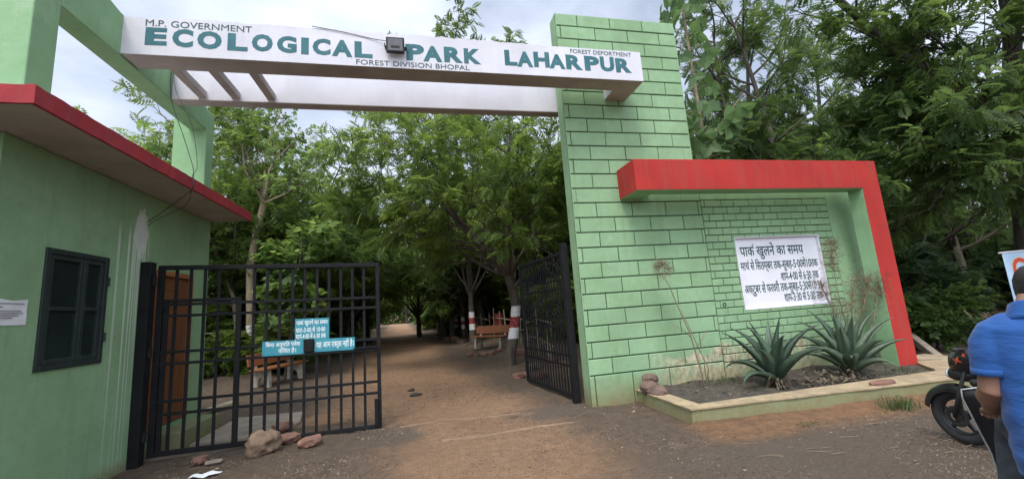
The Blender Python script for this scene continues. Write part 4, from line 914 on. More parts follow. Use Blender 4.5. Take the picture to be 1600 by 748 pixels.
# the wood on both sides
protos = [protoC, protoD, protoE, protoF, protoB]
def blocked(x, y):
    if abs(x-path_x(y)) < (8. if y < 30 else 6.5 if y < 45 else 4.2): return True
    if y < 42:
        d_ = Vector((x, y, 1.6))-Vector((0, 0, CAMH)); px_ = 800+FPX*d_.dot(_r)/d_.dot(_f)
        if px_ < 335: return True
    if x > 2.5 and y < 9.5: return True
    if x < 2.5 and y < 13.5: return True
    if x > 4 and x < 22 and y < 17: return True
    return False
placed = list(placed_first)
n = 0
for _ in range(9000):
    y = R.uniform(11, 34) if n < 85 else R.uniform(34, 88); x = path_x(y)+R.uniform(-1, 1)*(8+ .62*y)
    if blocked(x, y): continue
    dmin = 2.3 if y < 30 else 3.2 if y < 50 else 4.4
    if any((x-a)**2+(y-c)**2 < dmin*dmin for a, c in placed): continue
    placed.append((x, y)); n += 1
    pr = protos[R.choice((0, 0, 1, 1, 2, 3, 3))]
    lf = x < path_x(y)
    lab = ('tree of the dense wood beyond the barred gate' if lf else 'tree of the dense wood beyond the bamboo rails')
    if y > 45: lab = 'distant tree closing the view down the earth path'
    grp = 'far trees of the wood' if y > 45 else ('wood on the hut side of the path' if lf else 'wood on the pier side of the path')
    use(pr, x, y, R.uniform(0, 6.28), (R.uniform(.95, 1.35) if y > 15 else R.uniform(.85, 1.1)), None, lab, 'tree', grp)
    if n > 185: break
# trees bending over the end of the path
for Y, x in ((84, -3.), (86, -7.5)):
    use(protoC, x, Y, R.uniform(0, 6), 1.1, None, 'distant tree closing the view down the earth path', 'tree', 'far trees of the wood')
placed2 = []
ns = 0
for _ in range(6000):
    y = R.uniform(11.5, 60) if ns > 40 else R.uniform(12, 24); x = path_x(y)+R.choice((-1, 1))*R.uniform(3.5, 9+.35*y)
    if (x > 2.5 and y < 9.5) or abs(x-path_x(y)) < 3.3 or (x < 2.5 and y < 14.2) or (x > path_x(y) and y < 34 and x-path_x(y) < 6.5): continue
    if any((x-a)**2+(y-c)**2 < 1.5 for a, c in placed2): continue
    placed2.append((x, y)); lf = x < path_x(y)
    use(R.choice(shrubs), x, y, R.uniform(0, 6.28), R.uniform(.7, 1.15), None, 'low shrub in the shade of the wood beyond the barred gate' if lf else 'low shrub in the shade of the wood beyond the bamboo rails', 'shrub', 'undergrowth beyond the barred gate' if lf else 'undergrowth beyond the bamboo rails'); ns += 1
    if ns > 150: break
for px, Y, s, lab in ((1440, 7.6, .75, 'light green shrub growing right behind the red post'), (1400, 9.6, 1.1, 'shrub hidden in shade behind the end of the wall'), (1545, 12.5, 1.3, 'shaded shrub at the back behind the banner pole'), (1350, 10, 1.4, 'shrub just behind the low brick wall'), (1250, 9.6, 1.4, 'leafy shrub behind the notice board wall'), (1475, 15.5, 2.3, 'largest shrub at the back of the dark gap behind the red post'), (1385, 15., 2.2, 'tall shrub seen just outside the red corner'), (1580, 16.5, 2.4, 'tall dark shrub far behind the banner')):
    p = at_y(px, 480, Y); use(shade_toned_shrub if Y > 8 else shrubs[0], p.x, Y, R.uniform(0, 6), s, 0, lab, 'shrub')
ns = 0
for _ in range(3000):
    y = R.uniform(20, 62); sd = R.choice((-1, 1)); x = path_x(y)+sd*R.uniform(4.6, 8.)
    if sd > 0 and y < 26 or any((x-a)**2+(y-c)**2 < 3 for a, c in placed2): continue
    placed2.append((x, y)); use(shrubs[1] if R.random() < .5 else shrubs[2], x, y, R.uniform(0, 6.28), R.uniform(1.1, 1.9), None, 'leafy shrub taller than the undergrowth, lining the far path edge', 'shrub', 'tall shrubs lining the far path'); ns += 1
    if ns > 70: break
# far-off wood beyond the trees one can tell apart
def far_leaves(n, x0, x1, y0, y1, h):
    c = np.stack([RN.uniform(x0, x1, n), RN.uniform(y0, y1, n), RN.uniform(0, 1, n)**.8*h], 1); c[:, 2] *= .75+.25*np.sin(c[:, 0]*.35)*np.sin(c[:, 0]*.13+1)
    a = RN.normal(0, 1, (n, 3)); a /= np.linalg.norm(a, axis=1, keepdims=True); u = np.cross(a, RN.normal(0, 1, (n, 3))); u /= np.linalg.norm(u, axis=1, keepdims=True); w = np.cross(a, u); s = RN.uniform(.15, .5, (n, 1))
    v = np.stack([c-u*s, c+w*s*.45, c+u*s, c-w*s*.45], 1); ti = np.repeat(np.clip(.4+.2*np.sin(c[:, 0]*.9)*np.cos(c[:, 1]*.7)+RN.normal(0, .15, n), 0, 1), 4)
    return v.reshape(-1, 3), np.arange(n*4).reshape(-1, 4), ti
v, f, ti = far_leaves(130000, -75, 85, 88, 100, 13); tag(link('far_woodland', np_mesh('far_woodland', v, f, ti), M['leaf']), 'far-off green wood closing the horizon behind the trees', None, None, 'stuff')

# ------------------------------------------------------------------ agaves
def agave(x, y, s, n, seed, label, lean=0.):
    r = random.Random(seed); z0 = soil_z(x, y)+.02; root = thing('agave', label, 'plant', (x, y, z0)); V = []; F = []; T = []
    for k in range(n):
        a = k*2.39996; t = k/(n-1); el = 1.45-.82*t**1.1+r.uniform(-.08, .08); ln = s*(.75+.4*math.sin(math.pi*min(1, .25+t*.8)))*r.uniform(.9, 1.1); w = .092*s*r.uniform(.9, 1.15); curl = r.uniform(.2, 1.0)*(.25+t)*1.1
        p = Vector((math.cos(a), math.sin(a), 0))*(.03+.05*t)*s+Vector((0, 0, .12*s+.07*(1-t))); seg = 11; tw = r.uniform(-.25, .25); tin = r.uniform(.2, .75); b = len(V)
        for j in range(seg+1):
            u = j/seg; e = el-curl*u*u*1.4; d = Vector((math.cos(a+tw*u)*math.cos(e), math.sin(a+tw*u)*math.cos(e), math.sin(e))); 
            if j: p = p+d*(ln/seg)
            sd = Vector((-math.sin(a+tw*u), math.cos(a+tw*u), 0)); nn = sd.cross(d)*-1; ww = w*(.8+.55*math.sin(math.pi*min(1, u*1.15+.1)))*(1-u**2.6)+.0015
            if nn.z < 0: nn = -nn
            V += [p-sd*ww+nn*ww*.55, p-sd*ww*.45+nn*ww*.08, p-nn*ww*.1, p+sd*ww*.45+nn*ww*.08, p+sd*ww+nn*ww*.55, p-nn*(ww*.38+.004)]
            T += [tin+.28, tin, tin-.05, tin, tin+.28, tin-.15]
            if j:
                o = b+(j-1)*6
                for q in ((0, 1), (1, 2), (2, 3), (3, 4), (4, 5), (5, 0)): F.append((o+q[0], o+q[1], o+6+q[1], o+6+q[0]))
    me = np_mesh('leaf_rosette', [tuple(v) for v in V], F, np.clip(T, 0, 1))
    for p_ in me.polygons: p_.use_smooth = True
    link('leaf_rosette', me, M['agave'], root); b = MB()
    for k in range(70):
        a = r.uniform(0, 6.28); e = r.uniform(-.6, .7); h = r.uniform(.0, .20)*s; l = r.uniform(.12, .30)*s; d = Vector((math.cos(a)*math.cos(e), math.sin(a)*math.cos(e), math.sin(e))); p0 = Vector((math.cos(a)*.03, math.sin(a)*.03, h)); p1 = p0+d*l*.6; p2 = p1+Vector((d.x*.4, d.y*.4, -.45))*l*.5; p2.z = max(p2.z, -.02)
        sd = Vector((-math.sin(a), math.cos(a), 0))*r.uniform(.012, .026)*s; b.add([p0-sd, p0+sd, p1+sd*1.1+Vector((0, 0, .01)), p1-sd*1.1, p2+sd*.2, p2-sd*.2], [(0, 1, 2, 3), (3, 2, 4, 5)])
    b.build('dead_leaves', M['agave_dead'], root); return root
agave(5.13, 5.52, .80, 18, 41, 'dark blue-green agave below the corner of the notice board')
agave(6.56, 5.55, .84, 24, 42, 'larger bushy agave beside the red post')
# dead leaf heap between them
b = MB(); r = random.Random(5)
for k in range(260):
    x, y = r.gauss(6.05, .38), r.gauss(5.42, .13)
    if not 5.15 < y < 6.2: continue
    z = soil_z(x, y)+abs(r.gauss(.05, .05)); a = r.uniform(0, 6.28); l = r.uniform(.05, .13); d = Vector((math.cos(a), math.sin(a), r.uniform(-.2, .9)))*l; s_ = Vector((-math.sin(a), math.cos(a), .2))*l*.2; p = Vector((x, y, z)); b.add([p-d*.5, p+s_, p+d*.5, p-s_], [(0, 1, 2, 3)])
tag(b.build('dead_leaf_heap', M['agave_dead']), kind='stuff')

# dead stems, crumbs and small weeds over the planter soil
b = MB(); r = random.Random(15)
for k in range(900):
    x, y = r.uniform(3.5, 7.7), 5.1+1.18*r.random()**.7; z = soil_z(x, y)+.004; a = r.uniform(0, 6.28); l = r.uniform(.01, .06); e = r.uniform(-.1, .5); d = Vector((math.cos(a), math.sin(a), e))*l; s_ = Vector((-math.sin(a), math.cos(a), r.uniform(-.4, .4)))*l*r.uniform(.1, .35); p = Vector((x, y, z)); b.add([p-d*.4, p+s_, p+d, p-s_], [(0, 1, 2, 3)])
tag(b.build('planter_litter', M['agave_dead']), kind='stuff')

# dry stalk with a brush head, and the dry feathery shrub by the board
def fluff(mb, c, rad_, n, r, up=.3, ln=.09, th=.0016):
    for k in range(n):
        d = Vector((r.gauss(0, 1), r.gauss(0, 1), r.gauss(up, 1))).normalized(); p = c+d*rad_*r.uniform(.1, 1)**.6*.7; q = p+(d+Vector((r.gauss(0, .35), r.gauss(0, .35), r.gauss(0, .35))))*ln; mb.tube([p, q], [th, th*.6], 3, cap=False)
r = random.Random(8)
st = thing('dry_stalk', 'thin dry stalk with a brown brush head leaning across the large bricks', 'plant', (4.18, 5.93, .12))
W = lambda px, py, y: at_y(px, py, y)-Vector(st.location)
b = MB(); main = [Vector((0, 0, -.02)), W(1097, 585, 5.92), W(1078, 520, 5.9), W(1060, 480, 5.9), W(1045, 445, 5.9), W(1038, 432, 5.9)]
b.tube(main, [.010, .010, .009, .008, .006, .005], 6); b.tube([Vector((.05, .03, -.02)), W(1107, 575, 5.97), W(1090, 540, 5.96), W(1072, 500, 5.96), W(1064, 488, 5.95)], [.009, .009, .007, .005, .003], 6)
b.tube([W(1080, 527, 5.9), W(1067, 515, 5.9), W(1049, 505, 5.88)], [.005, .005, .003], 5); b.tube([W(1088, 543, 5.92), W(1097, 530, 5.9), W(1105, 514, 5.9)], [.005, .005, .003], 5)
b.build('stem', M['dry'], st, smooth=True); b = MB(); fluff(b, W(1034, 421, 5.9), .17, 420, r, .5, .07)
b.build('seed_head', M['fluff'], st)
sh = thing('dry_shrub', 'tall wispy dry shrub in front of the board edge by the second agave', 'plant', (6.85, 5.75, .2)); W = lambda px, py, y=5.78: at_y(px, py, y)-Vector(sh.location)
b = MB(); fl_ = MB()
for pts in (((1338, 575), (1325, 520), (1312, 470), (1302, 420), (1299, 392)), ((1340, 570), (1345, 500), (1352, 465), (1358, 430)), ((1332, 570), (1335, 520), (1330, 480), (1336, 430)), ((1330, 560), (1310, 500), (1295, 470), (1280, 440)), ((1345, 560), (1365, 500), (1372, 460), (1378, 435))):
    q = [W(*p) for p in pts]; b.tube(q, [.011-.0018*k for k in range(len(q))], 5)
    for k in range(150):
        p = q[1].lerp(q[2], r.random()) if r.random() < .3 else q[-2].lerp(q[-1], r.random()); d = Vector((r.gauss(0, 1), r.gauss(0, .6), r.gauss(.4, .7)))*r.uniform(.05, .16); fl_.tube([p, p+d*.6, p+d+Vector((0, 0, -.02))], [.002, .0016, .001], 3, cap=False)
        c_ = p+d
        for _ in range(3): fl_.tube([c_, c_+Vector((r.gauss(0, .035), r.gauss(0, .03), r.gauss(.0, .035)))], [.0022, .001], 3, cap=False)
fluff(fl_, W(1299, 383), .13, 260, r, .6, .06); b.build('stem', M['dry'], sh, smooth=True); fl_.build('seed_head', M['fluff'], sh)

def grass_tuft(x, y, z, n, h, label, seed, spread=.12, mat='grass'):
    r = np.random.default_rng(seed); V = []; T = []
    for k in range(n):
        a = r.uniform(0, 6.28); p = np.array([x+r.normal(0, spread), y+r.normal(0, spread*.6), z-.01]); l = h*r.uniform(.5, 1.1); d = np.array([math.cos(a)*r.uniform(.1, .6), math.sin(a)*r.uniform(.1, .6), 1.]); d /= np.linalg.norm(d); s = np.array([-math.sin(a), math.cos(a), 0])*.004
        m_ = p+d*l*.55; e = m_+np.array([d[0]*1.2, d[1]*1.2, d[2]*.5])*l*.5; V += [p-s, p+s, m_+s*.9, m_-s*.9, m_-s*.9, m_+s*.9, e+s*.15, e-s*.15]; T += [r.uniform(.1, .9)]*8
    return tag(link('grass_tuft', np_mesh('grass_tuft', np.array(V), np.arange(len(V)).reshape(-1, 4), T), M[mat]), label, 'grass')
p = at_z(1406, 638); grass_tuft(p.x, p.y, 0, 170, .22, 'grass tuft growing at the foot of the green planter kerb', 1)
p = at_z(968, 628); grass_tuft(p.x, p.y-.03, 0, 70, .16, 'small weed at the foot of the brick pier', 2, .07)
p = at_z(1258, 662); grass_tuft(p.x, p.y, 0, 60, .05, 'tiny grass patch on the orange earth in front of the kerb', 3, .09)
p = at_z(866, 600); grass_tuft(2.30, 10.2, 0, 60, .14, 'small green weed beside the stones at the open gate', 4, .12)
grass_tuft(4.6, 6.1, soil_z(4.6, 6.1), 90, .12, 'short dull weeds in the planter below the lime-stained bricks', 5, .22)
grass_tuft(7.5, 5.5, soil_z(7.5, 5.5), 110, .10, 'low dry weeds in the planter in front of the red post', 6, .2)

# ------------------------------------------------------------------ stones
def rock(name, c, size, mat, seed, rotz=0., rough=.28, flat=False, label=None, cat='stone', group=None, sub=3):
    bm = bmesh.new(); bmesh.ops.create_icosphere(bm, subdivisions=sub, radius=.5)
    o = Vector((seed*3.1, seed*1.7, seed*.9))
    for v in bm.verts:
        d = v.co.normalized(); k = 1+rough*mnoise.noise(d*1.3+o)+rough*.45*mnoise.noise(d*3.+o)+rough*.12*mnoise.noise(d*8+o); v.co = d*.5*k
        if flat: v.co.z = max(-.3, min(.28+.1*v.co.x, v.co.z)); v.co.x = max(-.42, min(.40, v.co.x))
        v.co = Vector((v.co.x*size[0], v.co.y*size[1], v.co.z*size[2]))
    for f in bm.faces: f.smooth = not flat
    me = bpy.data.meshes.new(name); bm.to_mesh(me); bm.free(); ob = link(name, me, mat); ob.location = c; ob.rotation_euler = (0, 0, rotz)
    return tag(ob, label, cat, group)
p = at_z(403, 716); rock('boulder', (p.x, p.y+.16, .14), (.36, .28, .30), M['rock'], 3, .4, .42, sub=4, label='biggest tan boulder propping the barred gate')
p = at_z(480, 703); rock('flat_stone', (p.x, p.y+.12, .07), (.34, .25, .17), M['red_rock'], 5, .3, .35, True, 'flat reddish stone lying just outside the barred gate')
p = at_z(443, 697); rock('flat_stone', (p.x+.04, p.y+.12, .07), (.32, .24, .18), M['red_rock'], 7, -.3, .4, True, 'reddish stone half under the gate behind the boulder')
p = at_z(433, 682); rock('flat_stone', (p.x, p.y+.25, .08), (.34, .20, .20), M['red_rock'], 8, .9, .4, True, 'pale orange broken stone just inside the barred gate')
p = at_z(309, 727); rock('brick_piece', (p.x, p.y+.05, .05), (.17, .13, .14), M['red_rock'], 9, .5, .4, True, 'small broken brick on the ground by the gate post'); p = at_z(324, 727)
rock('flat_stone', (p.x+.05, p.y+.06, .02), (.22, .13, .06), M['concrete'], 10, .2, .3, True, 'thin grey flake of stone beside the broken brick')
for (px, py), sz, sd, y, lab in (((1016, 591), (.25, .2, .15), 11, 6.08, 'small stone topmost of the three on the planter corner'), ((1015, 605), (.31, .25, .23), 12, 6.02, 'largest dark stone under the topmost one on the planter corner'), ((1028, 612), (.30, .23, .19), 13, 5.86, 'rounded brown stone in front on the planter corner')):
    p = at_y(px, py, y); rock('corner_stone', p, sz, M['dark_rock'], sd, sd*1.1, .2, label=lab, sub=4)
r = random.Random(12); n = 0
for px, py, sz in ((835, 578, .5), (822, 588, .4), (810, 590, .35), (845, 590, .45), (862, 570, .5), (735, 556, .4), (745, 556, .35), (757, 556, .3), (768, 556, .5), (690, 528, .5), (700, 531, .6), (712, 533, .6), (722, 536, .5), (705, 526, .5), (812, 560, .6), (850, 556, .7), (880, 575, .5), (780, 553, .4), (728, 541, .4), (682, 524, .4)):
    p = at_z(px, py); s = sz*r.uniform(.8, 1.2); rock('path_stone', (p.x, p.y, gz(p.x, p.y)+s*.12), (s, s*r.uniform(.6, .9), s*r.uniform(.45, .7)), M['red_rock'] if n % 3 else M['dark_rock'], 20+n, r.uniform(0, 6), .35, n % 2 == 0, 'rough reddish stone edging the path near the terracotta bench', 'stone', 'stones edging the path on the pier side', 2); n += 1
for px, py, sz in ((500, 552, .6), (512, 548, .5), (490, 560, .6), (505, 560, .5), (520, 540, .6), (480, 566, .5), (515, 555, .45), (530, 538, .5), (495, 545, .5), (540, 532, .5), (476, 560, .5), (524, 530, .6)):
    p = at_z(px, py); s = sz*r.uniform(.8, 1.2); rock('path_stone', (p.x, p.y, gz(p.x, p.y)+s*.15), (s, s*r.uniform(.6, .9), s*r.uniform(.45, .7)), M['red_rock'], 60+n, r.uniform(0, 6), .35, n % 2 == 0, 'rough reddish stone heaped beside the bench behind the gate', 'stone', 'stones heaped inside the barred gate', 2); n += 1
# small things on the ground
b = MB(); b.tube([Vector((-4.05, 9.35, .07)), Vector((-3.95, 9.6, .075)), Vector((-3.78, 10.0, .08))], [.06, .062, .06], 10); tag(b.build('cut_log', M['bamboo']), 'short pale cut log lying on the ground behind the gate', 'log')
pp = at_z(318, 743); g = [(pp.x-.13+.26*i/5+.03*j/3, pp.y-.06+.14*j/3, .012+.014*math.sin(i*1.7+j)) for j in range(4) for i in range(6)]; ii = np.arange(24).reshape(4, 6)
tag(link('paper_scrap', np_mesh('paper_scrap', g, np.stack([ii[:-1, :-1], ii[:-1, 1:], ii[1:, 1:], ii[1:, :-1]], -1).reshape(-1, 4)), M['paper']), 'crumpled white paper scrap on the ground by the gate post', 'paper')
for k, (px, py) in enumerate(((650, 617), (643, 610))):
    p = at_z(px, py); rock('dung_pat', (p.x, p.y, .012), (.22 if k == 0 else .16, .13, .07), M['soil'], 90+k, .2, .5, label=('dark lump nearest the camera on the path inside the gate', 'smaller dark lump just behind the first on the path')[k], cat='clod')
# litter of chips, pebbles and dry leaves
def scatter(n, kind, seed, size=1.):
    r = np.random.default_rng(seed); V = []; F = []; c = 0; tries = 0
    while c < n and tries < n*12:
        tries += 1; y = 1.9+13*(r.random()**1.5); xl, xr = -.75*y-.6, 1.45*y+3.2; x = r.uniform(xl, min(xr, 8.2))
        if x < -3.3 and y < 9 or x > 2.4 and 6.2 < y < 9.6 or x > 3.18 and 4.5 < y < 9.6: continue
        d = abs(x-path_x(y))
        if y > 6.8 and r.random() > .15+.4*min(2, max(0, d-1.0)): continue
        if y < 6.8 and -.3 < x < 2.0 and r.random() > .35: continue
        if fbm(x, y, .9, 2.) < r.uniform(-.35, .25): continue
        z = gz(x, y)+(.014*fbm(x, y, 1.6, 3.)+.006*fbm(x, y, 7., 9.) if y < 24 else 0); a = r.uniform(0, 6.28); c += 1; b0 = len(V)
        if kind == 'pebble':
            s = (abs(r.normal(0, .006))+.003)*size*min(1.2, .5+.09*y); v = [(x+s*math.cos(a+q*2.094)*r.uniform(.8, 1.3), y+s*math.sin(a+q*2.094)*r.uniform(.8, 1.3), z-.003) for q in range(3)]+[(x+r.normal(0, s*.3), y+r.normal(0, s*.3), z+s*r.uniform(.6, 1.2)+.003)]
            V += v; F += [(b0, b0+1, b0+3), (b0+1, b0+2, b0+3), (b0+2, b0, b0+3)]
        else:
            l = r.uniform(.008, .030)*size*min(1.3, .35+.11*y); w = l*r.uniform(.25, .6); tl = r.uniform(-.3, .5); ca, sa = math.cos(a), math.sin(a)
            V += [(x-ca*l, y-sa*l, z+.004), (x-sa*w, y+ca*w, z+.006+tl*w), (x+ca*l, y+sa*l, z+.006+abs(tl)*l*.6), (x+sa*w, y-ca*w, z+.004)]; F += [(b0, b0+1, b0+2), (b0, b0+2, b0+3)]
    return V, F
M['chips'] = simple('pale_dry_chips', (.36, .28, .19), (.20, .13, .08), 3.1, .85, bstr=0, detail=1, lo=.42, hi=.58)
M['pebbles'] = simple('small_pebbles', (.15, .112, .08), (.085, .064, .047), 2.7, .95, bstr=0, detail=1, lo=.4, hi=.6)
v, f = scatter(700, 'chip', 3); tag(link('leaf_litter', np_mesh('leaf_litter', v, f, None, 3), M['chips']), kind='stuff')
M['brown_litter'] = simple('brown_leaf_litter', (.125, .08, .047), (.065, .043, .028), 2.7, .95, bstr=0, detail=1, lo=.4, hi=.6)
v, f = scatter(9000, 'chip', 5); tag(link('leaf_litter', np_mesh('leaf_litter', v, f, None, 3), M['brown_litter']), kind='stuff')
v, f = scatter(34000, 'pebble', 4); tag(link('gravel', np_mesh('gravel', v, f, None, 3), M['pebbles']), kind='stuff')
# dry twigs lying on the orange strip
r = random.Random(77); b = MB()
for k in range(60):
    p = at_z(r.uniform(1000, 1520), r.uniform(655, 715)); 
    if p.y > 4.55: continue
    a = r.uniform(-.6, .6); l = r.uniform(.04, .22); q = p+Vector((math.cos(a)*l, math.sin(a)*l, .012)); p.z = .012; b.tube([p, p.lerp(q, .5)+Vector((0, r.uniform(-.02, .02), .006)), q], [.003, .0028, .002], 4)
for k in range(40):
    p = at_z(r.uniform(200, 620), r.uniform(690, 745)); a = r.uniform(0, 3.1); l = r.uniform(.03, .12); q = p+Vector((math.cos(a)*l, math.sin(a)*l, .01)); p.z = .01; b.tube([p, q], [.003, .002], 4)
tag(b.build('dry_twigs', M['dry']), kind='stuff')

# ------------------------------------------------------------------ benches
def bench(loc, rot, length, label):
    t = thing('park_bench', label, 'bench', loc, rot); h = length/2
    b = MB().box(-h, h, -.24, .2, .42, .47); b.build('seat', M['bench_slab'], t, bevel=.012, seg=2)
    Mx = Matrix.Translation((0, .24, .66)) @ Matrix.Rotation(rad(-12), 4, 'X'); b = MB().box(-h, h, -.025, .025, -.13, .17, Mx); b.build('backrest', M['bench_slab'], t, bevel=.01, seg=2)
    for x in (-h*.72, h*.72):
        pr = [(-.22, 0), (-.10, 0), (-.085, .16), (-.02, .24), (.06, .24), (.10, .16), (.12, 0), (.27, 0), (.25, .42), (.33, .80), (.28, .82), (.18, .47), (.16, .415), (-.19, .415)]
        b = MB().prism(pr, x-.045, x+.045, 'x'); b.build('leg', M['bench_leg'], t, bevel=.01, seg=2)
    return t
bench((2.55, 16.4, gz(2.55, 16.4)+.03), rad(-44), 1.6, 'terracotta and cream concrete bench beside the path, beyond the open gate leaf')
bench((-3.72, 12.55, gz(-3.7, 12.5)), rad(70), 1.75, 'terracotta and cream concrete bench standing behind the barred gate')

# bamboo rails and posts
bf = thing('bamboo_fence', 'rickety fence of pale bamboo rails along the path behind the bench', 'fence', (3.4, 18, 0)); r = random.Random(55)
pts = [(3.45, 11.2), (3.5, 14), (3.75, 17.5), (3.3, 21), (2.6, 25), (1.9, 30), (1.2, 36)]
for a, c in zip(pts[:-1], pts[1:]):
    n = 4
    for k in range(n):
        x = a[0]+(c[0]-a[0])*k/n+r.uniform(-.1, .1); y = a[1]+(c[1]-a[1])*k/n; z = gz(x, y); b = MB().tube([(x, y, z-.1), (x+r.uniform(-.08, .08), y, z+r.uniform(.9, 1.5))], [.025, .02], 6); under(b.build('post', M['bamboo'] if k % 2 else M['pale_bark']), bf)
    for hgt in (.42, .98):
        m_ = ((a[0]+c[0])/2+r.uniform(-.15, .15), (a[1]+c[1])/2); b = MB().tube([(a[0], a[1]-.1, gz(*a)+hgt+r.uniform(-.15, .15)), (m_[0], m_[1], gz(*m_)+hgt+r.uniform(-.12, .12)), (c[0], c[1]+.1, gz(*c)+hgt+r.uniform(-.15, .15))], .021, 6); under(b.build('rail', M['bamboo'], smooth=True), bf)
bf2 = thing('bamboo_fence', 'low bamboo rail fence in the shade behind the pale forked tree', 'fence', (-6, 15, 0))
for a, c in zip([(-9, 13.2), (-6.4, 14.2), (-4.9, 17.), (-4.6, 22)][:-1], [(-6.4, 14.2), (-4.9, 17.), (-4.6, 22)]):
    for hgt in (.45, 1.0, 1.25): under(MB().tube([(a[0], a[1], gz(*a)+hgt+r.uniform(-.1, .1)), (c[0], c[1], gz(*c)+hgt+r.uniform(-.1, .1))], .018, 6).build('rail', M['bamboo'], smooth=True), bf2)
    for k in range(3):
        x = a[0]+(c[0]-a[0])*k/3; y = a[1]+(c[1]-a[1])*k/3; under(MB().tube([(x, y, gz(x, y)-.1), (x+r.uniform(-.1, .1), y, gz(x, y)+1.3)], [.03, .022], 6).build('post', M['bamboo']), bf2)
p = at_y(780, 500, 20.); b = MB().lathe([(.25, 0), (.26, .02), (.25, .05), (.25, .3), (.265, .32), (.25, .34), (.25, .6), (.265, .62), (.25, .64), (.25, .88), (.26, .9), (.23, .9), (.22, .87), (.02, .87)], (p.x, 20., gz(p.x, 20.)+.25), 'z', 20); tag(b.build('drum', M['drum'], smooth=False), 'upright maroon drum in the shade behind the bench', 'drum')

# fallen concrete post behind the red post
a, c = at_y(1424, 526, 7.4), at_z(1486, 574, .02); d = c-a; q = d.to_track_quat('X', 'Z').to_matrix().to_4x4(); q.translation = a
b = MB().prism([(-.075, -.075), (.075, -.075), (.06, .075), (-.06, .075)], -.3, d.length+.15, 'x', q); tag(b.build('fallen_post', M['concrete'], bevel=.012), 'grey concrete fence post fallen aslant behind the red post', 'post')
b = MB(); p = at_z(1452, 575, .1); b.tube([p+Vector((-.3, .5, .3)), p+Vector((.1, .2, .12)), p+Vector((.5, .05, .1))], [.05, .06, .04], 7); tag(b.build('dead_branch', M['pale_bark'], smooth=True), 'pale dead branch lying under the fallen concrete post', 'branch')
p = at_y(1517, 495, 6.8); b = MB(); b.tube([p+Vector((-.15, 0, .15)), p, p+Vector((.1, 0, -.25)), p+Vector((.05, .05, -.9)), p+Vector((0, .1, -1.5))], [.012, .02, .022, .025, .03], 6); b.tube([p, p+Vector((-.1, 0, -.1)), p+Vector((-.25, 0, -.05))], [.015, .012, .006], 5); tag(b.build('dead_branch', M['pale_bark'], smooth=True), 'bare pale twig sticking up from the dark shrubs behind the man', 'branch')

# ------------------------------------------------------------------ banner
bn = thing('roll_banner', 'pale blue standing banner with a red and yellow letter, behind the man', 'banner', (11.7, 6.0, 0)); fy = 6.0
sl_a = Vector((1, 0, .03))
tl_ = at_y(1563, 395, fy); H_ = tl_.z
cl = MB(); nn_ = 14
V = []; 
for j in range(2):
    for i in range(nn_+1):
        u = i/nn_; x = tl_.x+.03+u*.86; V.append((x, fy+.004*math.sin(u*5)*j, (H_ -.01+.03*u if j == 0 else .12)))
cl.add(V, [(i, i+1, nn_+2+i, nn_+1+i) for i in range(nn_)])
o = cl.build('fabric', M['banner'], smooth=True); under(o, bn); md = o.modifiers.new('thickness', 'SOLIDIFY'); md.thickness = .003
b = MB().tube([(tl_.x-.05, fy, H_), (tl_.x+.95, fy, H_+.03)], .016, 8); under(b.build('top_rod', M['board_white'], smooth=True), bn)
b = MB().tube([(tl_.x+.46, fy+.05, .05), (tl_.x+.46, fy+.05, H_+.01)], .012, 8); under(b.build('pole', M['alloy'], smooth=True), bn); b = MB().box(tl_.x+.0, tl_.x+.92, fy-.08, fy+.12, .0, .11); under(b.build('base', M['alloy'], bevel=.02, seg=2), bn)
gl = text_mesh('G', .045); letter('lettering', gl, tl_.x+.21, tl_.x+.62, H_-.56, H_-.10, fy-.004, M['banner_yellow'], bn, thick=.003); gl = text_mesh('G', .018); letter('lettering', gl, tl_.x+.225, tl_.x+.605, H_-.545, H_-.115, fy-.008, M['banner_red'], bn, thick=.003)

# ------------------------------------------------------------------ the man in the blue polo shirt, astride a scooter
def apply_mods(o):
    dg = bpy.context.evaluated_depsgraph_get(); dg.update(); me = bpy.data.meshes.new_from_object(o.evaluated_get(dg)); mats = list(o.data.materials)
    o.modifiers.clear(); o.data = me
    if not me.materials:
        for k in mats: me.materials.append(k)
    for p in me.polygons: p.use_smooth = True
    return o
def fused(mb, name, mat, parent, voxel, smooth_it=6):
    o = mb.build(name, mat, parent); md = o.modifiers.new('r', 'REMESH'); md.mode = 'VOXEL'; md.voxel_size = voxel; md.use_smooth_shade = True
    if smooth_it: s = o.modifiers.new('s', 'SMOOTH'); s.factor = .5; s.iterations = smooth_it
    return apply_mods(o)
def oval(c, wa, wb, n=24, tilt=0., k=2.3):
    out = []
    for i in range(n):
        t = 2*math.pi*i/n; ca, sa = math.cos(t), math.sin(t); a = math.copysign(abs(ca)**(2/k), ca)*wa; b = math.copysign(abs(sa)**(2/k), sa)*wb
        out.append(Vector((c[0]+a, c[1]+b, c[2]+tilt*a)))
    return out
MANX, MANY, MANR = 2.81, 1.435, math.atan2(.49, .87); SCX, SCY = 2.85, 1.365
man = thing('person', 'man in a bright blue polo shirt standing with his back turned beside the motorcycle', 'person', (MANX, MANY, 0), MANR)
HA, HB, HZ, HDZ = .105, -.045, 1.53, -.04
def head_rings(g=0.):
    rs = []
    for z, wa, wb, da in ((1.425, .045, .042, .035), (1.44, .062, .052, .03), (1.465, .082, .062, .018), (1.495, .094, .070, .008), (1.53, .100, .076, 0), (1.565, .101, .078, -.003), (1.60, .095, .074, -.006), (1.63, .076, .060, -.008), (1.648, .048, .040, -.008), (1.656, .015, .013, -.008)):
        rs.append(oval((HA+da, HB, z+HDZ), wa+g, wb+g, 24, k=2.1))
    return rs
b = MB(); b.rings(head_rings())
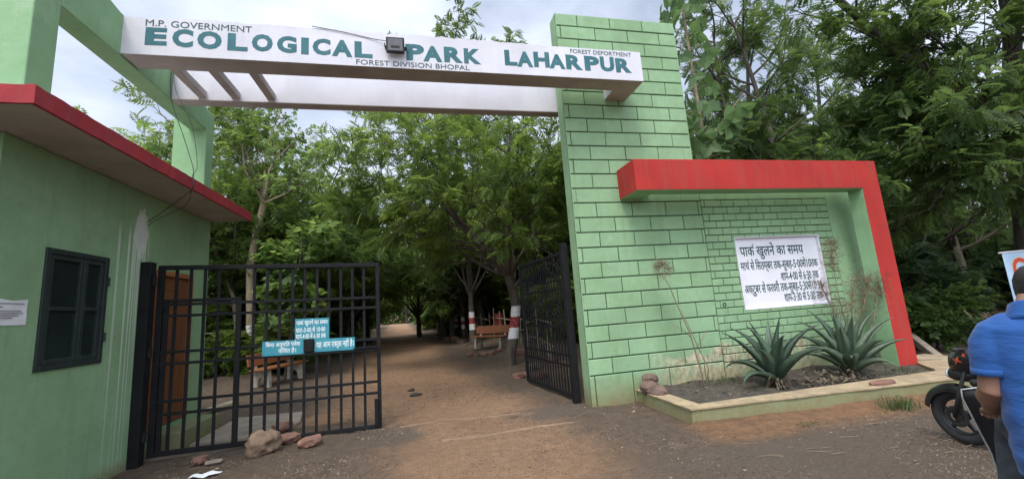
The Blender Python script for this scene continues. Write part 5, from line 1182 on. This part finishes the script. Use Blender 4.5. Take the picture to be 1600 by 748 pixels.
b.tube([(.02, .0, 1.36), (.035, -.005, 1.42), (.065, -.02, 1.47), (.085, -.04, 1.51)], [.075, .064, .060, .058], 18)
b.rings([oval((a, 0, z), wa, wb) for z, a, wa, wb in ((.74, -.03, .13, .175), (.85, -.02, .125, .165), (1.0, 0, .125, .165), (1.2, 0, .11, .15), (1.29, 0, .09, .14), (1.34, .005, .07, .10), (1.37, .01, .055, .06))])
nose = [(HA+.088, HB, 1.555+HDZ), (HA+.118, HB, 1.518+HDZ), (HA+.10, HB, 1.503+HDZ)]; b.tube(nose, [.011, .017, .012], 8)
b.tube([(HA+.085, HB-.022, 1.476+HDZ), (HA+.092, HB, 1.475+HDZ), (HA+.085, HB+.022, 1.476+HDZ)], [.008, .011, .008], 8)
for s in (-1, 1):
    e = [oval((HA-.01, HB+s*(.070+.012*q), z+HDZ), .02-.004*q, .006, 12) for q, z in ((0, 1.50), (.6, 1.51), (1, 1.53), (.8, 1.55), (0, 1.56))]; b.rings(e)
def arm(b, s, sh, el, wr, hd):
    pts = [Vector(sh), Vector(sh).lerp(Vector(el), .5)+Vector((-.008, 0, 0)), Vector(el), Vector(el).lerp(Vector(wr), .35)+Vector((0, .006*s, .0)), Vector(wr).lerp(Vector(el), .25), Vector(wr)]
    b.tube(pts, [.062, .060, .052, .054, .040, .032], 16)
    w = Vector(wr); h = Vector(hd); d = (h-w).normalized(); sd = Vector((0, 0, 1)).cross(d).normalized(); up = d.cross(sd); p0 = w
    pr = []
    for t, hw, ht in ((-.1, .030, .024), (.25, .036, .022), (.7, .043, .019), (1.0, .042, .015)):
        c = w+d*(h-w).length*t; pr.append([c+sd*hw*math.cos(q)+up*ht*math.sin(q) for q in [2*math.pi*k/12 for k in range(12)]])
    b.rings(pr)
    for k, (off, ln) in enumerate(((-.031, .066), (-.011, .078), (.010, .074), (.031, .058))):
        q0 = h+sd*off-d*.012; q1 = q0+d*ln*.45+sd*off*.12; q2 = q1+(d*.5-up*.8).normalized()*ln*.36; q3 = q2+(-up*.9-d*.35).normalized()*ln*.28; b.tube([q0, q1, q2, q3], [.0095, .009, .008, .007], 8)
    th0 = w+d*(h-w).length*.35-sd*.032*s; th1 = th0+(d*.5-sd*.75*s-up*.25).normalized()*.036; th2 = th1+(d*.85-sd*.1*s-up*.3).normalized()*.032; b.tube([th0, th1, th2], [.013, .0115, .009], 8)
arm(b, 1, (0, .135, 1.285), (-.03, .190, 1.045), (.19, .215, .905), (.265, .222, .885))
arm(b, -1, (0, -.135, 1.285), (-.03, -.23, 1.045), (.22, -.10, .905), (.29, -.03, .885))
for s in (-1, 1): b.tube([(-.02, s*.082, .79), (.22, s*.115, .79), (.44, s*.155, .765), (.45, s*.19, .45), (.42, s*.24, .10)], [.07, .06, .048, .046, .036], 14); b.tube([(.36, s*.24, .06), (.52, s*.25, .045)], [.045, .03], 10)
fused(b, 'body', M['skin'], man, .0065, 4)
# hair: a cap over crown and nape
b = MB(); rs = []
for z, da, wa, wb in ((1.462, -.052, .035, .050), (1.475, -.044, .052, .062), (1.50, -.030, .072, .076), (1.53, -.018, .086, .085), (1.565, -.010, .099, .088), (1.60, -.006, .104, .084), (1.635, -.008, .088, .071), (1.66, -.010, .058, .048), (1.671, -.010, .018, .016)): rs.append([p+p.normalized()*0 + Vector((R.uniform(-.002, .002), R.uniform(-.002, .002), R.uniform(-.002, .002))) for p in oval((HA+da, HB, z+HDZ), wa, wb, 40, k=2.1)])
b.rings(rs); b.build('hair', M['hair'], man, smooth=True)
# eyes
for s in (-1, 1): MB().lathe([(.0005, .012), (.006, .010), (.010, .004), (.0115, 0), (.009, -.006)], (HA+.082, HB+s*.030, 1.545+HDZ), 'x', 12).build('eye', M['board_white'], man, smooth=True)
# polo shirt
b = MB()
prof = ((.715, -.035, .152, .178), (.77, -.035, .158, .178), (.82, -.03, .160, .180), (.90, -.02, .158, .178), (1.0, -.012, .150, .174), (1.1, -.01, .142, .175), (1.2, -.006, .134, .180), (1.28, 0, .124, .184), (1.335, 0, .112, .178), (1.365, .004, .094, .150), (1.388, .010, .082, .110), (1.402, .014, .074, .088))
rs = []
for i, (z, a, wa, wb) in enumerate(prof):
    ring = oval((a, 0, z), wa, wb, 36, k=2.4)
    for j, p in enumerate(ring):
        th = 2*math.pi*j/36; p.x += .006*math.sin(5*th+z*19)*(1 if z < 1.2 else .3); p.z += (.012*math.sin(2*th+.6) - .16*max(0, p.y))*(z < .8)
    rs.append(ring)
b.rings(rs)
for s in (-1, 1):
    b.tube([(.004, s*.035, 1.375), (0, s*.085, 1.352), (-.004, s*.130, 1.315), (-.014, s*.160, 1.25), (-.022, s*.168, 1.18), (-.026, s*.173, 1.125)], [.048, .060, .077, .081, .079, .077], 20)
o = fused(b, 'polo_shirt', M['polo'], man, .009, 5)
for v in o.data.vertices:                            # creases: sagging folds round the waist, pulled ones under the arms
    c = v.co; w = max(0, min(1, (1.25-c.z)/.35)); f = mnoise.noise(Vector((c.x*5, c.y*5+c.z*4, c.z*17)))*.011*w + mnoise.noise(Vector((c.x*9+c.z*9, c.y*14, c.z*9)))*.0055
    v.co = c+v.normal*f
o.data.update()
for s in (-1, 1): MB().rings([oval((-.024-.0015*q, s*(.1715+.003*q), 1.150-.030*q), .0805+.001*q, .079, 26, tilt=.04) for q in (0, .5, 1)]).build('sleeve_rib', M['polo'], man, smooth=True)
b = MB(); rs = []
for z, w, d in ((1.385, 0, .118), (1.405, .002, .112), (1.452, 0, .086), (1.478, -.004, .078), (1.482, -.008, .072), (1.474, -.008, .068), (1.43, -.004, .064)): rs.append(oval((.026+w, .0, z-.042), d*.98, d, 28, tilt=-.42, k=2.1))
b.rings(rs); b.build('collar', M['polo'], man, smooth=True)
# jeans and shoes
b = MB(); b.rings([oval((a, 0, z), wa, wb) for z, a, wa, wb in ((.70, -.03, .11, .13), (.74, -.03, .125, .15), (.80, -.03, .13, .152), (.86, -.025, .125, .148), (.91, -.02, .12, .14))])
for s in (-1, 1): b.tube([(-.04, s*.075, .785), (.20, s*.105, .79), (.43, s*.15, .775), (.475, s*.17, .69), (.455, s*.20, .45), (.425, s*.24, .12)], [.075, .086, .078, .072, .066, .062], 18)
fused(b, 'jeans', M['jeans'], man, .011, 4)
for s in (-1, 1):
    b = MB(); b.rings([oval((.36+x, s*.245, h), l, w, 16) for x, h, l, w in ((.08, 0, .14, .05), (.08, .03, .145, .052), (.06, .065, .115, .046), (.04, .11, .06, .045))]); b.build('shoe', M['shoe'], man, smooth=True)
b = MB(); b.tube([(.285, .21, .90), (.30, .205, .93), (.32, .215, .925), (.325, .225, .90)], .004, 6); b.box(.315, .345, .22, .23, .85, .905); tag(b.build('key_ring', M['chrome']), 'small silver keys held in the hand of the man in blue', 'keys')
bpy.data.objects['key_ring'].location = (MANX, MANY, 0); bpy.data.objects['key_ring'].rotation_euler = (0, 0, MANR)

def torus(mb, c, Rr, r, n=40, k=12, sq=1., a0=0, a1=2*math.pi):
    """ring in the local xz plane"""
    full = abs(a1-a0-2*math.pi) < 1e-6; rs = []; m_ = n if full else n+1
    for i in range(m_):
        t = a0+(a1-a0)*i/n; rs.append([Vector((c[0]+(Rr+r*math.cos(q))*math.cos(t), c[1]+r*sq*math.sin(q), c[2]+(Rr+r*math.cos(q))*math.sin(t))) for q in [2*math.pi*j/k for j in range(k)]])
    vs = [p for r_ in rs for p in r_]; fs = []
    for i in range(n if full else n):
        for j in range(k): fs.append((i*k+j, i*k+(j+1) % k, ((i+1) % m_)*k+(j+1) % k, ((i+1) % m_)*k+j))
    if not full: fs += [tuple(range(k)), tuple(range(n*k, n*k+k))]
    return mb.add(vs, fs)
def wheel(root, x, r, w=.045, spokes=5, name='wheel'):
    wm = torus(MB(), (x, 0, r), r-w, w, 48, 14, .85).build('tyre', M['rubber'], None, smooth=True)
    h = bpy.data.objects.new(name, bpy.data.meshes.new(name)); b = MB(); torus(b, (x, 0, r), r-w*2.0, .016, 48, 8, 1.7); b.lathe([(.045, -.05), (.05, -.03), (.04, 0), (.05, .03), (.045, .05), (.012, .052)], (x, 0, r), 'y', 20)
    for k in range(spokes):
        t = 2*math.pi*k/spokes+.35; d = Vector((math.cos(t), 0, math.sin(t))); p = Vector((x, 0, r)); s = Vector((-d.z, 0, d.x))
        p0, p1 = p+d*.035, p+d*(r-w*1.95)
        b.add([p0-s*.02-Vector((0, .012, 0)), p0+s*.02-Vector((0, .012, 0)), p0+s*.02+Vector((0, .012, 0)), p0-s*.02+Vector((0, .012, 0)), p1-s*.013-Vector((0, .01, 0)), p1+s*.013-Vector((0, .01, 0)), p1+s*.013+Vector((0, .01, 0)), p1-s*.013+Vector((0, .01, 0))], [(0, 1, 2, 3), (7, 6, 5, 4)]+[(i, i+4, (i+1) % 4+4, (i+1) % 4) for i in range(4)])
    rim = b.build(name, M['alloy'], root); wm.parent = rim; bpy.data.objects.remove(h)
    d_ = torus(MB(), (x, .055, r), .075, .022, 30, 4, .08).build('brake_disc', M['alloy'], rim); return rim

# scooter under the man
sco = thing('scooter', 'black scooter with a silver-edged leg shield under the man in blue', 'scooter', (SCX, SCY, 0), MANR+rad(10))
ol = [(.475, .325, .955), (.50, .325, .90), (.545, .30, .80), (.59, .275, .70), (.62, .245, .58), (.63, .235, .46), (.63, .24, .34)]
b = MB(); rs = []
for a, hb, z in ol:
    ring = []
    for k in range(13):
        u = -1+2*k/12; ring.append(Vector((a+.07*(1-u*u), u*hb, z+(.015*(1-u*u) if z > .94 else 0))))
    for k in range(12, -1, -1):
        u = -1+2*k/12; ring.append(Vector((a+.03+.09*(1-u*u), u*hb*.985, z-.003)))
    rs.append(ring)
b.rings(rs); b.build('leg_shield', M['dull_black'], sco, smooth=True)
left = [Vector((a, hb, z)) for a, hb, z in ol]; right = [Vector((a, -hb, z)) for a, hb, z in ol]; top = [Vector((ol[0][0]+.07*(1-u*u), u*ol[0][1], ol[0][2]+.015*(1-u*u)+.004)) for u in [1-2*k/10 for k in range(11)]]
MB().tube(left[::-1]+top[1:-1]+right, .0042, 8).build('edge_trim', M['trim'], sco, smooth=True)
MB().box(.18, .66, -.20, .20, .30, .345).build('floorboard', M['dull_black'], sco, bevel=.015, seg=2)
b = MB(); b.rings([oval((a, 0, z), l, w, 24) for z, a, l, w in ((.34, -.22, .38, .17), (.5, -.25, .42, .2), (.64, -.24, .42, .2), (.69, -.22, .38, .16))]); b.build('rear_body', M['black_plastic'], sco, smooth=True)
b = MB(); b.rings([oval((-.12, 0, z), l, w, 24) for z, l, w in ((.68, .36, .14), (.71, .38, .155), (.745, .38, .15), (.755, .34, .11))]); b.build('seat', M['dull_black'], sco, smooth=True)
wheel(sco, .93, .215, .045); wheel(sco, -.36, .215, .05)
b = MB(); torus(b, (.93, 0, .215), .25, .05, 20, 8, 1.3, rad(20), rad(165)); b.build('front_fender', M['black_plastic'], sco, smooth=True)
b = MB(); b.tube([(.88, 0, .30), (.70, 0, .70), (.60, 0, .98)], .035, 10); b.build('steering_column', M['dull_black'], sco, smooth=True)
b = MB(); b.rings([oval((.60, 0, z), l, w, 20) for z, l, w in ((.93, .07, .12), (.98, .09, .17), (1.02, .07, .14))]); b.build('handlebar_cowl', M['black_plastic'], sco, smooth=True)
for s in (-1, 1): b = MB(); b.tube([(.58, s*.14, .99), (.53, s*.27, .985)], .018, 10); b.build('grip', M['rubber'], sco, smooth=True)
b = MB().lathe([(.001, .03), (.055, .02), (.07, 0), (.07, -.04)], (.69, 0, .99), 'x', 20); b.build('headlight', M['lens'], sco, smooth=True)
b = MB(); b.tube([(.565, .10, .80), (.545, .10, .80)], .014, 10); b.build('ignition_lock', M['chrome'], sco)

# motorcycle behind
AX = at_d(1503, 648, 4.05); hA = Vector((.08, 1., 0)).normalized()
mot = thing('motorcycle', 'black motorcycle with five-spoke alloy wheels and an orange-red mark on its nose', 'motorcycle', (AX.x-hA.x*.62, AX.y-hA.y*.62, 0), math.atan2(hA.y, hA.x))
fx_ = .62; RW = .26
wheel(mot, fx_, RW, .048); wheel(mot, fx_-1.24, RW, .055)
def fender(x, r, a0, a1, w, hw):
    b = MB(); rs = []
    for i in range(17):
        t = a0+(a1-a0)*i/16; ring = []
        for q in range(9):
            u = -1+q/4; rr = r+.022*(1-u*u)-.055*u**6; ring.append(Vector((x+rr*math.cos(t), u*hw, RW+rr*math.sin(t)-.0)))
        for q in range(8, -1, -1):
            u = -1+q/4; rr = r-.006+.022*(1-u*u)-.055*u**6; ring.append(Vector((x+rr*math.cos(t), u*hw*.96, RW+rr*math.sin(t))))
        rs.append(ring)
    return b.rings(rs)
fender(fx_, .282, rad(10), rad(150), 0, .075).build('front_fender', M['black_plastic'], mot, smooth=True)
fender(fx_-1.24, .30, rad(40), rad(160), 0, .075).build('rear_fender', M['black_plastic'], mot, smooth=True)
for s in (-1, 1): b = MB(); b.tube([(fx_, s*.085, RW), (fx_-.08, s*.085, RW+.22), (fx_-.24, s*.085, .88)], [.017, .017, .014], 12); b.build('fork', M['dull_black'], mot, smooth=True)
NX = .56
b = MB(); b.rings([[Vector((NX+x+.0, y, z)) for (y, z) in [(math.cos(t)*w, zc+math.sin(t)*h) for t in [2*math.pi*k/20 for k in range(20)]]] for x, w, zc, h in ((.035, .05, .74, .06), (.0, .10, .77, .115), (-.09, .13, .79, .14), (-.20, .13, .81, .13), (-.26, .09, .82, .08))]); b.build('headlight_cowl', M['black_plastic'], mot, smooth=True)
b = MB(); b.rings([[Vector((NX+x, math.cos(t)*w, zc+math.sin(t)*h)) for t in [2*math.pi*k/16 for k in range(16)]] for x, w, zc, h in ((.095, .02, .655, .02), (.085, .055, .655, .04), (.06, .076, .66, .052), (-.0, .090, .665, .058))]); b.build('headlight', M['lens'], mot, smooth=True)
b = MB(); b.rings([[Vector((NX+x, math.cos(t)*w, zc+math.sin(t)*h)) for t in [2*math.pi*k/16 for k in range(16)]] for x, w, zc, h in ((.035, .088, .665, .064), (-.06, .10, .67, .075), (-.15, .07, .68, .05))]); b.build('headlight_shell', M['dull_black'], mot, smooth=True)
# mark on the cowl side that shows: a four-pointed star and a dash
b = MB(); pts = []
for k in range(8):
    a = math.pi/4*k+.3; rr = .045 if k % 2 == 0 else .015; pts.append((NX-.10+rr*math.cos(a)*1.2, .81+rr*math.sin(a)))
def cowl_y(x, z):
    u = (x-NX); w = np.interp(u, [-.26, -.20, -.09, 0, .035], [.09, .13, .13, .10, .05]); zc = np.interp(u, [-.26, -.20, -.09, 0, .035], [.82, .81, .79, .77, .74]); h = np.interp(u, [-.26, -.20, -.09, 0, .035], [.08, .13, .14, .115, .06]); k = max(.05, 1-((z-zc)/h)**2); return w*math.sqrt(k)
V = [Vector((x, cowl_y(x, z)+.004, z)) for x, z in pts]; cn = Vector((NX-.10, cowl_y(NX-.10, .81)+.005, .81)); b.add(V+[cn], [(i, (i+1) % 8, 8) for i in range(8)])
q = [(NX-.17, .85), (NX-.15, .85), (NX-.145, .875), (NX-.165, .875)]; b.add([Vector((x, cowl_y(x, z)+.004, z)) for x, z in q], [(0, 1, 2, 3)]); b.build('star_decal', M['orange_red'], mot)
b = MB(); b.tube([(.36, .27, .93), (.42, .16, .92), (.44, 0, .90), (.42, -.16, .92), (.36, -.27, .93)], .012, 8); b.build('handlebar', M['dull_black'], mot, smooth=True)
for s in (-1, 1): MB().tube([(.39, s*.20, .925), (.345, s*.29, .93)], .018, 10).build('grip', M['rubber'], mot, smooth=True)
b = MB(); b.rings([oval((x, 0, z), l, w, 24) for z, x, l, w in ((.62, .08, .20, .10), (.70, .10, .26, .14), (.80, .12, .25, .145), (.86, .12, .17, .10), (.875, .12, .08, .05))]); b.build('fuel_tank', M['black_plastic'], mot, smooth=True)
b = MB(); b.rings([oval((-.42, 0, z), l, w, 24) for z, l, w in ((.66, .36, .10), (.70, .38, .125), (.745, .37, .12), (.755, .33, .09))]); b.build('seat', M['dull_black'], mot, smooth=True)
b = MB(); b.box(-.14, .20, -.12, .12, .22, .46); b.build('engine', M['alloy'], mot, bevel=.03, seg=2)
b = MB()
for k in range(6): b.box(.08, .26, -.11, .11, .44+.025*k, .452+.025*k)
b.build('cylinder_fins', M['alloy'], mot)
b = MB(); b.tube([(.24, -.08, .42), (.22, -.13, .25), (0, -.16, .22), (-.5, -.17, .27), (-.85, -.17, .32)], [.02, .02, .025, .04, .042], 12); b.build('exhaust', M['chrome'], mot, smooth=True)
b = MB(); b.tube([(fx_-.24, 0, .85), (.1, 0, .58), (-.2, 0, .60), (-.75, 0, .68)], .028, 8); b.tube([(.34, 0, .78), (.25, 0, .24), (-.2, 0, .22), (-.3, 0, .60)], .025, 8)
for s in (-1, 1): b.tube([(-.15, s*.09, .28), (fx_-1.24, s*.09, RW)], .022, 8); b.tube([(fx_-1.24, s*.11, RW), (-.52, s*.11, .64)], .02, 8)
b.build('frame', M['dull_black'], mot, smooth=True)
b = MB().box(-.86, -.76, -.06, .06, .66, .73); b.build('tail_light', M['orange_red'], mot, bevel=.012, seg=2)
b = MB(); b.tube([(-.05, .12, .24), (.02, .24, .01)], .010, 8); b.build('side_stand', M['alloy'], mot)
